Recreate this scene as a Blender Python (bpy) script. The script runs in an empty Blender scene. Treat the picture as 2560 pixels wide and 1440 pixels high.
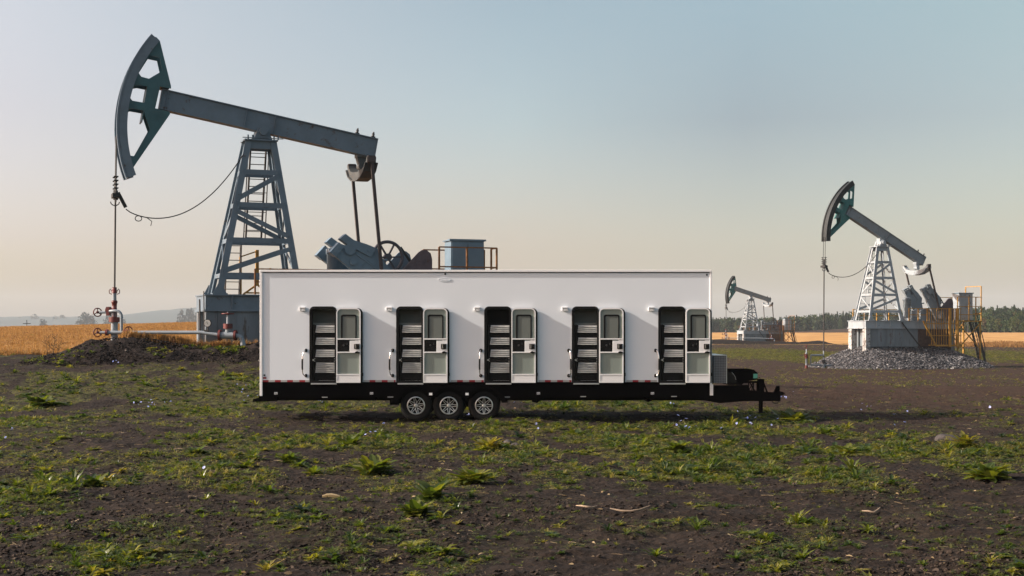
import bpy, bmesh, math, random
import numpy as np
from mathutils import Vector, Matrix
from mathutils.geometry import tessellate_polygon
R = math.radians
random.seed(7); rng = np.random.default_rng(11)
sc = bpy.context.scene
COL = sc.collection

# ---------------------------------------------------------------- camera, sky, sun, exposure
EYE = 2.17
cd = bpy.data.cameras.new('camera'); cam = bpy.data.objects.new('camera', cd); COL.objects.link(cam)
cam.location = (0, 0, EYE); cam.rotation_euler = (R(90), 0, 0)
cd.sensor_width = 36.0; cd.lens = 36.0*3556/2560; cd.shift_y = 105/2560; cd.clip_start = 0.5; cd.clip_end = 20000
sc.camera = cam
SUN_EL, SUN_FRONT = 27.0, 7.0              # sun from the left and a little in front of the trailer's long side
wd = bpy.data.worlds.new('World'); sc.world = wd; wd.use_nodes = True
nt = wd.node_tree; nt.nodes.clear()
def N(tree, typ, **kw):
    n = tree.nodes.new(typ)
    for k, v in kw.items():
        if hasattr(n, k) and not k.startswith('in_'): setattr(n, k, v)
    return n
out = N(nt, 'ShaderNodeOutputWorld'); bg = N(nt, 'ShaderNodeBackground'); bg.inputs['Strength'].default_value = 0.1
sky = N(nt, 'ShaderNodeTexSky'); sky.sky_type = 'NISHITA'; sky.sun_disc = False
sky.sun_elevation = R(SUN_EL); sky.sun_rotation = R(270-SUN_FRONT)
sky.air_density = 1.0; sky.dust_density = 3.0; sky.ozone_density = 1.0; sky.altitude = 200
tc = N(nt, 'ShaderNodeTexCoord'); sx = N(nt, 'ShaderNodeSeparateXYZ')
nt.links.new(tc.outputs['Generated'], sx.inputs[0])
def ramp(tree, stops, interp='LINEAR'):
    n = tree.nodes.new('ShaderNodeValToRGB'); cr = n.color_ramp; cr.interpolation = interp
    while len(cr.elements) > 1: cr.elements.remove(cr.elements[0])
    for i, (p, c) in enumerate(stops):
        e = cr.elements[0] if i == 0 else cr.elements.new(p)
        e.position = p; e.color = (*c, 1) if len(c) == 3 else c
    return n
def mrange(tree, a, b, c=0.0, d=1.0):
    n = tree.nodes.new('ShaderNodeMapRange'); n.inputs[1].default_value = a; n.inputs[2].default_value = b
    n.inputs[3].default_value = c; n.inputs[4].default_value = d; return n
# a thin high veil: the clear sky is filtered warmer near the horizon and greyer towards the sun
SKY_LEFT  = [(0.0, (1.24, 1.08, .94)), (.14, (1.26, 1.08, .97)), (.25, (1.29, 1.06, 1.07)), (.58, (1.39, 1.07, .99)), (.88, (1.60, 1.24, 1.04))]
SKY_MID   = [(0.0, (1.24, 1.0, .88)), (.25, (1.23, .98, .89)), (.58, (1.10, 1.02, .91)), (.88, (1.08, 1.02, .88))]
SKY_RIGHT = [(0.0, (1.10, .97, .84)), (.25, (1.07, .93, .83)), (.58, (.79, .735, .69)), (.88, (1.0, .98, .84))]
SKY_FAR   = [(0.0, (1.08, .94, .80)), (.14, (1.06, .92, .79)), (.58, (.96, .87, .76)), (.88, (1.06, 1.02, .81))]
el = mrange(nt, 0.0, 0.25); nt.links.new(sx.outputs['Z'], el.inputs[0])
rs_ = [ramp(nt, k) for k in (SKY_LEFT, SKY_MID, SKY_RIGHT, SKY_FAR)]
for r_ in rs_: nt.links.new(el.outputs[0], r_.inputs[0])
az = mrange(nt, -0.36, 0.0); az2 = mrange(nt, 0.0, .16); az3 = mrange(nt, .16, .35)
mx0 = N(nt, 'ShaderNodeMix', data_type='RGBA'); mx1 = N(nt, 'ShaderNodeMix', data_type='RGBA'); mx = N(nt, 'ShaderNodeMix', data_type='RGBA')
for a_, m_ in ((az, mx0), (az2, mx1), (az3, mx)): nt.links.new(sx.outputs['X'], a_.inputs[0]); nt.links.new(a_.outputs[0], m_.inputs[0])
nt.links.new(rs_[0].outputs[0], mx0.inputs[6]); nt.links.new(rs_[1].outputs[0], mx0.inputs[7])
nt.links.new(mx0.outputs[2], mx1.inputs[6]); nt.links.new(rs_[2].outputs[0], mx1.inputs[7])
nt.links.new(mx1.outputs[2], mx.inputs[6]); nt.links.new(rs_[3].outputs[0], mx.inputs[7])
ml = N(nt, 'ShaderNodeMix', data_type='RGBA', blend_type='MULTIPLY'); ml.inputs[0].default_value = 1.0
nt.links.new(sky.outputs[0], ml.inputs[6]); nt.links.new(mx.outputs[2], ml.inputs[7])
nt.links.new(ml.outputs[2], bg.inputs[0]); nt.links.new(bg.outputs[0], out.inputs[0])
sd = bpy.data.lights.new('sun', 'SUN'); sd.energy = 4.2; sd.angle = R(1.0); sd.color = (1.0, 0.92, 0.82)
so = bpy.data.objects.new('sun', sd); COL.objects.link(so)
sv = Vector((-math.cos(R(SUN_FRONT))*math.cos(R(SUN_EL)), -math.sin(R(SUN_FRONT))*math.cos(R(SUN_EL)), math.sin(R(SUN_EL))))
so.rotation_euler = sv.to_track_quat('Z', 'Y').to_euler(); so.location = (-30, 10, 30)
vs = sc.view_settings; vs.view_transform = 'Standard'; vs.look = 'None'; vs.gamma = 1.0; vs.use_curve_mapping = False
vs.exposure = 0.85
sc.cycles.use_denoising = True
sc.cycles.volume_bounces = 0; sc.cycles.max_bounces = 8; sc.cycles.transparent_max_bounces = 8

# ---------------------------------------------------------------- helpers
def obj(name, me, parent=None, loc=(0,0,0), rot=(0,0,0), **props):
    o = bpy.data.objects.new(name, me); COL.objects.link(o)
    o.location = loc; o.rotation_euler = rot
    if parent: o.parent = parent
    for k, v in props.items(): o[k] = v
    return o
def thing(name, label, cat, loc=(0,0,0), rz=0.0, group=None):
    o = obj(name, None, None, loc, (0,0,rz), label=label, category=cat); o.empty_display_size = .3
    if group: o['group'] = group
    return o
def tag(o, label, cat, group=None):
    o['label'] = label; o['category'] = cat
    if group: o['group'] = group
    return o
def copy_tree(o, parent=None):
    c = o.copy(); COL.objects.link(c); c.parent = parent
    for ch in list(o.children): copy_tree(ch, c)
    return c

class MB:
    """collects faces; build() links them as one mesh object"""
    def __init__(s): s.v = []; s.f = []; s.sm = []
    def add(s, vs, fs, smooth=False):
        o = len(s.v); s.v += [tuple(p) for p in vs]; s.f += [tuple(i+o for i in f) for f in fs]; s.sm += [smooth]*len(fs); return s
    def box(s, x0, x1, y0, y1, z0, z1):
        return s.add([(x0,y0,z0),(x1,y0,z0),(x1,y1,z0),(x0,y1,z0),(x0,y0,z1),(x1,y0,z1),(x1,y1,z1),(x0,y1,z1)],
                     [(0,3,2,1),(4,5,6,7),(0,1,5,4),(1,2,6,5),(2,3,7,6),(3,0,4,7)])
    def bar(s, p, q, w, h, up=(0,0,1)):
        p, q = Vector(p), Vector(q); d = (q-p).normalized(); up = Vector(up)
        a = d.cross(up)
        if a.length < 1e-4: a = d.cross(Vector((1,0,0)))
        a.normalize(); b = a.cross(d).normalized(); a *= w/2; b *= h/2
        vs = [p-a-b, p+a-b, p+a+b, p-a+b, q-a-b, q+a-b, q+a+b, q-a+b]
        return s.add(vs, [(0,1,2,3),(7,6,5,4),(0,4,5,1),(1,5,6,2),(2,6,7,3),(3,7,4,0)])
    def tube(s, pts, r, n=10, closed=False, cap=True):
        pts = [Vector(p) for p in pts]; m = len(pts); rs = r if isinstance(r, (list, tuple)) else [r]*m
        rings = []; prev = None
        for i, p in enumerate(pts):
            if closed: d = pts[(i+1) % m]-pts[i-1]
            else: d = pts[min(i+1, m-1)]-pts[max(i-1, 0)]
            d.normalize()
            if prev is None:
                a = d.cross(Vector((0,0,1)))
                if a.length < .05: a = d.cross(Vector((0,1,0)))
            else: a = prev-d*prev.dot(d)
            a.normalize(); prev = a; b = d.cross(a)
            rings.append([p+(a*math.cos(2*math.pi*k/n)+b*math.sin(2*math.pi*k/n))*rs[i] for k in range(n)])
        vs = [v for rg in rings for v in rg]; fs = []
        for i in range(m if closed else m-1):
            j = (i+1) % m
            for k in range(n): fs.append((i*n+k, i*n+(k+1)%n, j*n+(k+1)%n, j*n+k))
        s.add(vs, fs, True)
        if cap and not closed: s.add(rings[0], [tuple(range(n-1,-1,-1))]); s.add(rings[-1], [tuple(range(n))])
        return s
    def lathe(s, prof, c=(0,0,0), axis='z', n=24, cap=True):
        """prof: (radius, along) pairs"""
        vs = []; fs = []
        for r, h in prof:
            for k in range(n):
                t = 2*math.pi*k/n; x, y = r*math.cos(t), r*math.sin(t)
                vs.append({'z':(c[0]+x,c[1]+y,c[2]+h),'y':(c[0]+x,c[1]+h,c[2]+y),'x':(c[0]+h,c[1]+x,c[2]+y)}[axis])
        for i in range(len(prof)-1):
            for k in range(n): fs.append((i*n+k, i*n+(k+1)%n, (i+1)*n+(k+1)%n, (i+1)*n+k))
        s.add(vs, fs, True)
        for i in ((0, len(prof)-1) if cap else ()):
            if prof[i][0] > 1e-4: s.add(vs[i*n:(i+1)*n], [tuple(range(n))])
        return s
    def prism(s, pts, y0, y1, plane='xz'):
        n = len(pts); P = (lambda a, b, c: (a, c, b)) if plane == 'xz' else ((lambda a, b, c: (a, b, c)) if plane == 'xy' else (lambda a, b, c: (c, a, b)))
        s.add([P(a,b,y0) for a,b in pts]+[P(a,b,y1) for a,b in pts],
              [tuple(range(n)), tuple(range(2*n-1,n-1,-1))]+[(i,(i+1)%n,(i+1)%n+n,i+n) for i in range(n)])
        return s
    def plate(s, outer, holes, y0, y1):
        loops = [outer]+holes; flat = [p for l in loops for p in l]
        tri = tessellate_polygon([[Vector((a,b,0)) for a,b in l] for l in loops]); n = len(flat)
        s.add([(a,y0,b) for a,b in flat]+[(a,y1,b) for a,b in flat], [tuple(t) for t in tri]+[tuple(i+n for i in reversed(t)) for t in tri])
        for l in loops:
            m = len(l)
            s.add([(a,y0,b) for a,b in l]+[(a,y1,b) for a,b in l], [(i,(i+1)%m,(i+1)%m+m,i+m) for i in range(m)])
        return s
    def rot(s, ang, axis='Y', c=(0,0,0), frm=0):
        M = Matrix.Translation(c) @ Matrix.Rotation(ang, 4, axis) @ Matrix.Translation(-Vector(c))
        s.v = s.v[:frm]+[tuple(M @ Vector(p)) for p in s.v[frm:]]; return s
    def mesh(s, name, m, bevel=0):
        me = bpy.data.meshes.new(name); me.from_pydata(s.v, [], s.f); me.polygons.foreach_set('use_smooth', s.sm)
        bm = bmesh.new(); bm.from_mesh(me); bmesh.ops.recalc_face_normals(bm, faces=bm.faces); bm.to_mesh(me); bm.free()
        if m: me.materials.append(m)
        return me
    def build(s, name, m, parent=None, loc=(0,0,0), rot=(0,0,0), bevel=0, **props):
        o = obj(name, s.mesh(name, m), parent, loc, rot, **props)
        if bevel:
            b = o.modifiers.new('bevel', 'BEVEL'); b.width = bevel; b.segments = 2; b.limit_method = 'ANGLE'; b.angle_limit = R(40)
        return o

def mat(name, col, rough=.5, metal=0.0, var=.12, scale=3.0, rust=0.0, rustcol=(.10,.045,.02), bump=.0, bscale=20, spec=.5, streak=False, trans=0, speck=None):
    m = bpy.data.materials.new(name); m.use_nodes = True; t = m.node_tree; t.nodes.clear(); L = t.links.new
    o = N(t,'ShaderNodeOutputMaterial'); p = N(t,'ShaderNodeBsdfPrincipled'); L(p.outputs[0], o.inputs[0])
    p.inputs['Roughness'].default_value = rough; p.inputs['Metallic'].default_value = metal; p.inputs['Specular IOR Level'].default_value = spec
    c = N(t,'ShaderNodeTexCoord'); n1 = N(t,'ShaderNodeTexNoise'); n1.inputs['Scale'].default_value = scale; n1.inputs['Detail'].default_value = 6; n1.inputs['Roughness'].default_value = .65
    src = c.outputs['Object']
    if streak:
        mp = N(t,'ShaderNodeMapping'); mp.inputs['Scale'].default_value = (1,1,.22); L(src, mp.inputs[0]); src = mp.outputs[0]
    L(src, n1.inputs['Vector'])
    lo = tuple(max(0,x*(1-var)) for x in col); hi = tuple(min(1,x*(1+var)) for x in col)
    rp = ramp(t, [(.3, lo), (.7, hi)]); L(n1.outputs['Fac'], rp.inputs[0]); cur = rp.outputs[0]
    if rust > 0:
        n2 = N(t,'ShaderNodeTexNoise'); n2.inputs['Scale'].default_value = scale*1.7; n2.inputs['Detail'].default_value = 8; n2.inputs['Roughness'].default_value = .75; L(src, n2.inputs['Vector'])
        th = .68-rust*.35; mr = mrange(t, th, th+.07); L(n2.outputs['Fac'], mr.inputs[0])
        mm = N(t,'ShaderNodeMix', data_type='RGBA'); L(mr.outputs[0], mm.inputs[0]); L(cur, mm.inputs[6]); mm.inputs[7].default_value = (*rustcol,1); cur = mm.outputs[2]
        ra = mrange(t,0,1,rough,min(1,rough+.3)); L(mr.outputs[0], ra.inputs[0]); L(ra.outputs[0], p.inputs['Roughness'])
    L(cur, p.inputs['Base Color'])
    if bump:
        n3 = N(t,'ShaderNodeTexNoise'); n3.inputs['Scale'].default_value = bscale; n3.inputs['Detail'].default_value = 5; L(c.outputs['Object'], n3.inputs['Vector'])
        b = N(t,'ShaderNodeBump'); b.inputs['Strength'].default_value = bump; b.inputs['Distance'].default_value = .03; L(n3.outputs['Fac'], b.inputs['Height']); L(b.outputs[0], p.inputs['Normal'])
    return m
def leafmat(name, stops, trans=.45, rough=.45, attr='tint', spec=.35):
    m = bpy.data.materials.new(name); m.use_nodes = True; t = m.node_tree; t.nodes.clear(); L = t.links.new
    o = N(t,'ShaderNodeOutputMaterial'); p = N(t,'ShaderNodeBsdfPrincipled'); tr = N(t,'ShaderNodeBsdfTranslucent'); mx = N(t,'ShaderNodeMixShader')
    a = N(t,'ShaderNodeAttribute'); a.attribute_name = attr; rp = ramp(t, stops); L(a.outputs['Fac'], rp.inputs[0])
    L(rp.outputs[0], p.inputs['Base Color']); p.inputs['Roughness'].default_value = rough; p.inputs['Specular IOR Level'].default_value = spec
    hs = N(t,'ShaderNodeHueSaturation'); hs.inputs['Saturation'].default_value = 1.15; hs.inputs['Value'].default_value = 1.6; L(rp.outputs[0], hs.inputs['Color']); L(hs.outputs[0], tr.inputs[0])
    mx.inputs[0].default_value = trans; L(p.outputs[0], mx.inputs[1]); L(tr.outputs[0], mx.inputs[2]); L(mx.outputs[0], o.inputs[0])
    return m

# numpy value noise, 2-D
def _h(i, j, s):
    n = (i.astype(np.int64)*374761393 + j.astype(np.int64)*668265263 + s*974634777) & 0xffffffff
    n = ((n ^ (n >> 13))*1274126177) & 0xffffffff
    return ((n ^ (n >> 16)) & 0xffff)/65535.0
def vn(x, y, s=0):
    i = np.floor(x); j = np.floor(y); fx = x-i; fy = y-j; fx = fx*fx*(3-2*fx); fy = fy*fy*(3-2*fy)
    a = _h(i,j,s); b = _h(i+1,j,s); c = _h(i,j+1,s); d = _h(i+1,j+1,s)
    return (a+(b-a)*fx)*(1-fy)+(c+(d-c)*fx)*fy
def fbm(x, y, s=0, o=4, g=.5):
    r = 0; a = 1; tot = 0
    for k in range(o): r = r+a*vn(x*2**k, y*2**k, s+k*17); tot += a; a *= g
    return r/tot
def sst(x): x = np.clip(x, 0, 1); return x*x*(3-2*x)
def interp_s(y, ys, zs):
    y = np.asarray(y, float); r = np.full(y.shape, float(zs[0]))
    for a, b, p, q in zip(ys[:-1], ys[1:], zs[:-1], zs[1:]): r = np.where(y >= a, p+(q-p)*sst((y-a)/(b-a)), r)
    return r

# merged scatter of small plants, stones ... : templates are (verts, tris, tint)
def scatter_mesh(name, templates, which, pos, rz, scale, tint, m, tilt=None):
    V = []; F = []; T = []; off = 0
    for k, (tv, tf, tt) in enumerate(templates):
        idx = np.nonzero(which == k)[0]
        if len(idx) == 0: continue
        v = np.repeat(tv[None], len(idx), 0)*np.asarray(scale)[idx].reshape(len(idx), 1, -1)
        if tilt is not None:
            ta = tilt[idx][:, None]; c, s_ = np.cos(ta), np.sin(ta)
            v = np.stack([v[..., 0], v[..., 1]*c-v[..., 2]*s_, v[..., 1]*s_+v[..., 2]*c], -1)
        c = np.cos(rz[idx])[:, None]; s_ = np.sin(rz[idx])[:, None]
        v = np.stack([v[..., 0]*c-v[..., 1]*s_, v[..., 0]*s_+v[..., 1]*c, v[..., 2]], -1)+pos[idx][:, None]
        n = len(tv)
        F.append((tf[None]+(np.arange(len(idx))*n)[:, None, None]+off).reshape(-1, 3)); V.append(v.reshape(-1, 3))
        T.append(np.clip(tint[idx][:, None]+tt[None], 0, 1).reshape(-1)); off += n*len(idx)
    V = np.concatenate(V); F = np.concatenate(F); T = np.concatenate(T)
    return raw_mesh(name, V, F, m, T)
def raw_mesh(name, V, F, m, T=None, smooth=False):
    k = F.shape[1]; me = bpy.data.meshes.new(name)
    me.vertices.add(len(V)); me.vertices.foreach_set('co', V.astype(np.float32).ravel())
    me.loops.add(F.size); me.loops.foreach_set('vertex_index', F.astype(np.int32).ravel())
    me.polygons.add(len(F)); me.polygons.foreach_set('loop_start', np.arange(len(F), dtype=np.int32)*k)
    me.polygons.foreach_set('loop_total', np.full(len(F), k, np.int32))
    me.polygons.foreach_set('use_smooth', np.full(len(F), smooth))
    if T is not None:
        a = me.attributes.new('tint', 'FLOAT', 'POINT'); a.data.foreach_set('value', T.astype(np.float32))
    me.update(calc_edges=True); me.validate()
    if m: me.materials.append(m)
    return me

# ---------------------------------------------------------------- terrain
def smooth_h(x, y):
    x = np.asarray(x, float); y = np.asarray(y, float)
    hl = interp_s(y, [36, 55, 150, 420, 1200], [0, 1.21, 2.62, -1.5, 0])
    hr = interp_s(y, [36, 100, 267, 550, 1000, 2500], [0, -.8, -.4, 1.2, .9, 0])
    hl = hl+.026*np.clip(x+43, -26, 26)*np.exp(-((y-150)/60.)**2)
    m = sst((x+6)/20.0)
    return hl*(1-m)+hr*m+5.0*sst((x-150)/90)*sst((y-565)/140)
def micro_h(x, y):
    fade = np.clip(1-(y-45)/60, .25, 1)
    return fade*((fbm(x*.33, y*.33, 1, 3)-.5)*.20+(fbm(x*1.9, y*1.9, 5, 4)-.5)*.11+np.clip(fbm(x*6, y*6, 9, 3)-.5, -.1, .5)*.09)-.015
def H(x, y): return smooth_h(x, y)+micro_h(np.asarray(x, float), np.asarray(y, float))
def ground_at(px, py):
    """the point of the terrain seen at a place in the photo"""
    u = (px-1280)/3556; w = (py-825)/3556; Y = np.linspace(10, 1200, 60000)
    d = EYE-w*Y-smooth_h(u*Y, Y); i = int(np.argmax(d < 0)) if (d < 0).any() else len(Y)-1
    return u*Y[i], Y[i]
def steps(a, b, d0, g=1.0, dmax=1e9):
    r = [a]; d = d0
    while r[-1] < b: r.append(r[-1]+d); d = min(d*g, dmax)
    return r
ys = steps(-60, 9, 3)[:-1]+steps(9, 20, .05)[:-1]+steps(20, 40, .085)[:-1]+steps(40, 62, .15)[:-1]+steps(62, 320, .25, 1.022)[:-1]+steps(320, 7500, 6, 1.07)
xp = steps(0, 9, .065)[:-1]+steps(9, 22, .12)[:-1]+steps(22, 75, .2, 1.03)[:-1]+steps(75, 7500, 2.2, 1.075)
xs = np.array([-v for v in xp[:0:-1]]+xp); ys = np.array(ys)
GX, GY = np.meshgrid(xs, ys); GZ = H(GX, GY)
# vegetation density: patches of low weeds, read off as world places
ZONES = [(330, 960, 430, 42, 1.15),(60, 980, 160, 40, 1.15),(560, 1010, 160, 28, 1.15),(880, 1015, 330, 24, 0.81),(1420, 1012, 260, 22, 0.75),(1650, 1010, 120, 22, 0.88),(120, 1050, 170, 26, 0.52),(260, 1085, 110, 22, 0.58),(560, 1085, 160, 30, 0.41),(700, 1110, 120, 26, 0.52),(880, 1110, 150, 45, 0.58),(1060, 1090, 120, 30, 0.52),(1240, 1085, 120, 28, 0.64),(1420, 1070, 200, 26, 0.58),(1640, 1090, 260, 60, 0.69),(1860, 1070, 260, 60, 0.69),(1780, 1150, 230, 45, 0.69),(2080, 1100, 170, 60, 0.58),(2360, 1110, 170, 40, 0.41),(1340, 1165, 160, 32, 0.45),(1560, 1190, 180, 30, 0.5),(1980, 1170, 220, 45, 0.55),(1180, 1190, 120, 24, 0.58),(500, 1165, 130, 28, 0.41),(680, 1175, 160, 28, 0.41),(150, 1215, 170, 40, 0.55),(120, 1290, 260, 60, 0.27),(140, 1390, 330, 50, 0.29),(420, 1330, 170, 30, 0.17),(720, 1290, 160, 36, 0.19),(930, 1330, 150, 30, 0.17),(960, 1385, 260, 36, 0.19),(1120, 1240, 90, 50, 0.21),(1880, 1280, 170, 70, 0.27),(1800, 1350, 260, 60, 0.21),(1700, 1400, 300, 40, 0.15),(2380, 1390, 260, 50, 0.13),(2480, 1190, 110, 32, 0.5),(1960, 886, 200, 16, 1.0),(2500, 895, 160, 22, 0.75),(2440, 880, 120, 14, 0.6),(2520, 1010, 120, 30, 0.29),(500, 900, 160, 30, 0.4),(60, 892, 160, 8, 0.8),(480, 945, 180, 16, 1.0),(180, 940, 150, 12, 0.9),(90, 1010, 120, 18, 0.9),(1300, 1125, 120, 20, 0.62),(1950, 1120, 200, 30, 0.7)]
def zones_xy():
    r = []
    for px, py, a, b, w in ZONES:
        x, y = ground_at(px, py); _, y0 = ground_at(px, py+b); _, y1 = ground_at(px, max(py-b, 834)); r.append((x, y, a*y/3556, max(.4, (y1-y0)/2), w))
    return r
ZXY = zones_xy()
def veg(x, y):
    d = np.where((x > 3+.06*y) & (y > 40), .05, np.where(y < 19, .05, .20))*np.ones(np.shape(x))
    for cx, cy, ax, ay, w in ZXY:
        q = ((x-cx)/ax)**2+((y-cy)/ay)**2
        d = np.maximum(d, w*np.clip(1.25-q*.75, 0, 1))
    n = .58*fbm(x*.8, y*.5, 31, 4)+.42*fbm(x*2.4, y*1.5, 37, 3)
    return np.clip(d*1.25*np.clip((n-np.where(y < 20, .455, .435)+np.clip(d-.55, 0, .6)*.16)*11, 0, 1.15), 0, 1)
VEG = veg(GX, GY)

def field_mask(x, y):
    n = fbm(x*.25, y*.25, 41, 3)-.5
    yb = np.where(x < -1.5, 54.6+2.2*n, 262+40*n-36*sst((x-55)/40))
    end = np.where(x < -1.5, 170, 548-60*np.clip(1-(x-90)/90, 0, 1)*0)
    return (y > yb) & (y < end)
soil = bpy.data.materials.new('soil'); soil.use_nodes = True
def make_soil(m):
    t = m.node_tree; t.nodes.clear(); L = t.links.new
    o = N(t,'ShaderNodeOutputMaterial'); p = N(t,'ShaderNodeBsdfPrincipled'); L(p.outputs[0], o.inputs[0]); p.inputs['Roughness'].default_value = .93; p.inputs['Specular IOR Level'].default_value = .18
    g = N(t,'ShaderNodeNewGeometry'); P = g.outputs['Position']
    def noise(s, d=6, r=.6):
        n = N(t,'ShaderNodeTexNoise'); n.inputs['Scale'].default_value = s; n.inputs['Detail'].default_value = d; n.inputs['Roughness'].default_value = r; L(P, n.inputs['Vector']); return n.outputs['Fac']
    r1 = ramp(t, [(.32,(.0105,.0070,.0050)),(.55,(.0205,.0135,.0095)),(.76,(.044,.030,.021))]); L(noise(1.3, 9, .72), r1.inputs[0])
    # reddish freshly turned soil further out on the right
    sx_ = N(t,'ShaderNodeSeparateXYZ'); L(P, sx_.inputs[0])
    r2 = ramp(t, [(.35,(.025,.0130,.0080)),(.6,(.047,.0250,.0155)),(.78,(.084,.050,.033))]); L(noise(2.1, 9, .75), r2.inputs[0])
    far = mrange(t, 28, 48); L(sx_.outputs['Y'], far.inputs[0])
    rx = mrange(t, 2, 7); L(sx_.outputs['X'], rx.inputs[0])
    mu = N(t,'ShaderNodeMath', operation='MULTIPLY'); L(far.outputs[0], mu.inputs[0]); L(rx.outputs[0], mu.inputs[1])
    m1 = N(t,'ShaderNodeMix', data_type='RGBA'); L(mu.outputs[0], m1.inputs[0]); L(r1.outputs[0], m1.inputs[6]); L(r2.outputs[0], m1.inputs[7])
    # pale crumbs and straw dust
    v = N(t,'ShaderNodeTexVoronoi'); v.inputs['Scale'].default_value = 26; L(P, v.inputs['Vector'])
    sp = mrange(t, .02, .09, 1, 0); L(v.outputs['Distance'], sp.inputs[0])
    n5 = mrange(t, .52, .62); L(noise(1.7, 3), n5.inputs[0]); mu2 = N(t,'ShaderNodeMath', operation='MULTIPLY'); L(sp.outputs[0], mu2.inputs[0]); L(n5.outputs[0], mu2.inputs[1])
    m2 = N(t,'ShaderNodeMix', data_type='RGBA'); L(mu2.outputs[0], m2.inputs[0]); L(m1.outputs[2], m2.inputs[6]); m2.inputs[7].default_value = (.22,.17,.13,1)
    # thin moss and seedlings where the weeds are dense
    a = N(t,'ShaderNodeAttribute'); a.attribute_name = 'veg'
    ng = mrange(t, .40, .62); L(noise(7, 6, .7), ng.inputs[0]); mu3 = N(t,'ShaderNodeMath', operation='MULTIPLY'); L(a.outputs['Fac'], mu3.inputs[0]); L(ng.outputs[0], mu3.inputs[1])
    rg = ramp(t, [(.3,(.045,.052,.014)),(.7,(.11,.115,.03))]); L(noise(3.3), rg.inputs[0])
    m3 = N(t,'ShaderNodeMix', data_type='RGBA'); L(mu3.outputs[0], m3.inputs[0]); L(m2.outputs[2], m3.inputs[6]); L(rg.outputs[0], m3.inputs[7])
    L(m3.outputs[2], p.inputs['Base Color'])
    ad = N(t,'ShaderNodeMath', operation='ADD'); L(noise(14, 8, .7), ad.inputs[0])
    v2 = N(t,'ShaderNodeTexVoronoi'); v2.inputs['Scale'].default_value = 11; L(P, v2.inputs['Vector']); L(v2.outputs['Distance'], ad.inputs[1])
    b = N(t,'ShaderNodeBump'); b.inputs['Strength'].default_value = .9; b.inputs['Distance'].default_value = .035; L(ad.outputs[0], b.inputs['Height']); L(b.outputs[0], p.inputs['Normal'])
make_soil(soil)
wheat = bpy.data.materials.new('ripe_wheat'); wheat.use_nodes = True
def make_wheat(m):
    t = m.node_tree; t.nodes.clear(); L = t.links.new
    o = N(t,'ShaderNodeOutputMaterial'); p = N(t,'ShaderNodeBsdfPrincipled'); L(p.outputs[0], o.inputs[0]); p.inputs['Roughness'].default_value = .85; p.inputs['Specular IOR Level'].default_value = .15
    g = N(t,'ShaderNodeNewGeometry'); P = g.outputs['Position']
    mp = N(t,'ShaderNodeMapping'); mp.inputs['Scale'].default_value = (1, .28, 1); mp.inputs['Rotation'].default_value = (0,0,R(12)); L(P, mp.inputs[0])
    def noise(s, d=6, r=.6, v=None):
        n = N(t,'ShaderNodeTexNoise'); n.inputs['Scale'].default_value = s; n.inputs['Detail'].default_value = d; n.inputs['Roughness'].default_value = r; L(v or P, n.inputs['Vector']); return n.outputs['Fac']
    rL = ramp(t, [(.3,(.19,.095,.036)),(.5,(.27,.148,.060)),(.7,(.36,.215,.095))]); L(noise(.5, 10, .72, mp.outputs[0]), rL.inputs[0])
    rR = ramp(t, [(.3,(.36,.185,.058)),(.5,(.47,.26,.09)),(.7,(.58,.35,.14))]); L(noise(.12, 10, .72, mp.outputs[0]), rR.inputs[0])
    sx_ = N(t,'ShaderNodeSeparateXYZ'); L(P, sx_.inputs[0]); f = mrange(t, -4, 10); L(sx_.outputs['X'], f.inputs[0])
    m1 = N(t,'ShaderNodeMix', data_type='RGBA'); L(f.outputs[0], m1.inputs[0]); L(rL.outputs[0], m1.inputs[6]); L(rR.outputs[0], m1.inputs[7]); L(m1.outputs[2], p.inputs['Base Color'])
    b = N(t,'ShaderNodeBump'); b.inputs['Strength'].default_value = .7; b.inputs['Distance'].default_value = .15; L(noise(3, 8, .75, mp.outputs[0]), b.inputs['Height']); L(b.outputs[0], p.inputs['Normal'])
make_wheat(wheat)
def split_land():
    ny, nx = GX.shape; V = np.stack([GX, GY, GZ], -1).reshape(-1, 3)
    i = np.arange(ny*nx).reshape(ny, nx); Q = np.stack([i[:-1,:-1], i[:-1,1:], i[1:,1:], i[1:,:-1]], -1).reshape(-1, 4)
    c = V[Q].mean(1); fm = field_mask(c[:,0], c[:,1])
    for nm, sel, mt in (('ground', ~fm, soil), ('wheat_field', fm, wheat)):
        q = Q[sel]; used = np.zeros(len(V), bool); used[q.ravel()] = True; remap = np.cumsum(used)-1
        me = raw_mesh(nm, V[used], remap[q], mt, None, True)
        a = me.attributes.new('veg', 'FLOAT', 'POINT'); a.data.foreach_set('value', VEG.reshape(-1)[used].astype(np.float32))
        obj(nm, me, kind='structure')
split_land()
shade_soil = mat('shade_dark_soil', (.0155,.0115,.0105), .95, var=.55, scale=3, bump=1.0, bscale=7, spec=.15)  # mound's shade side put into the colour, darker than the ground soil

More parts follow.
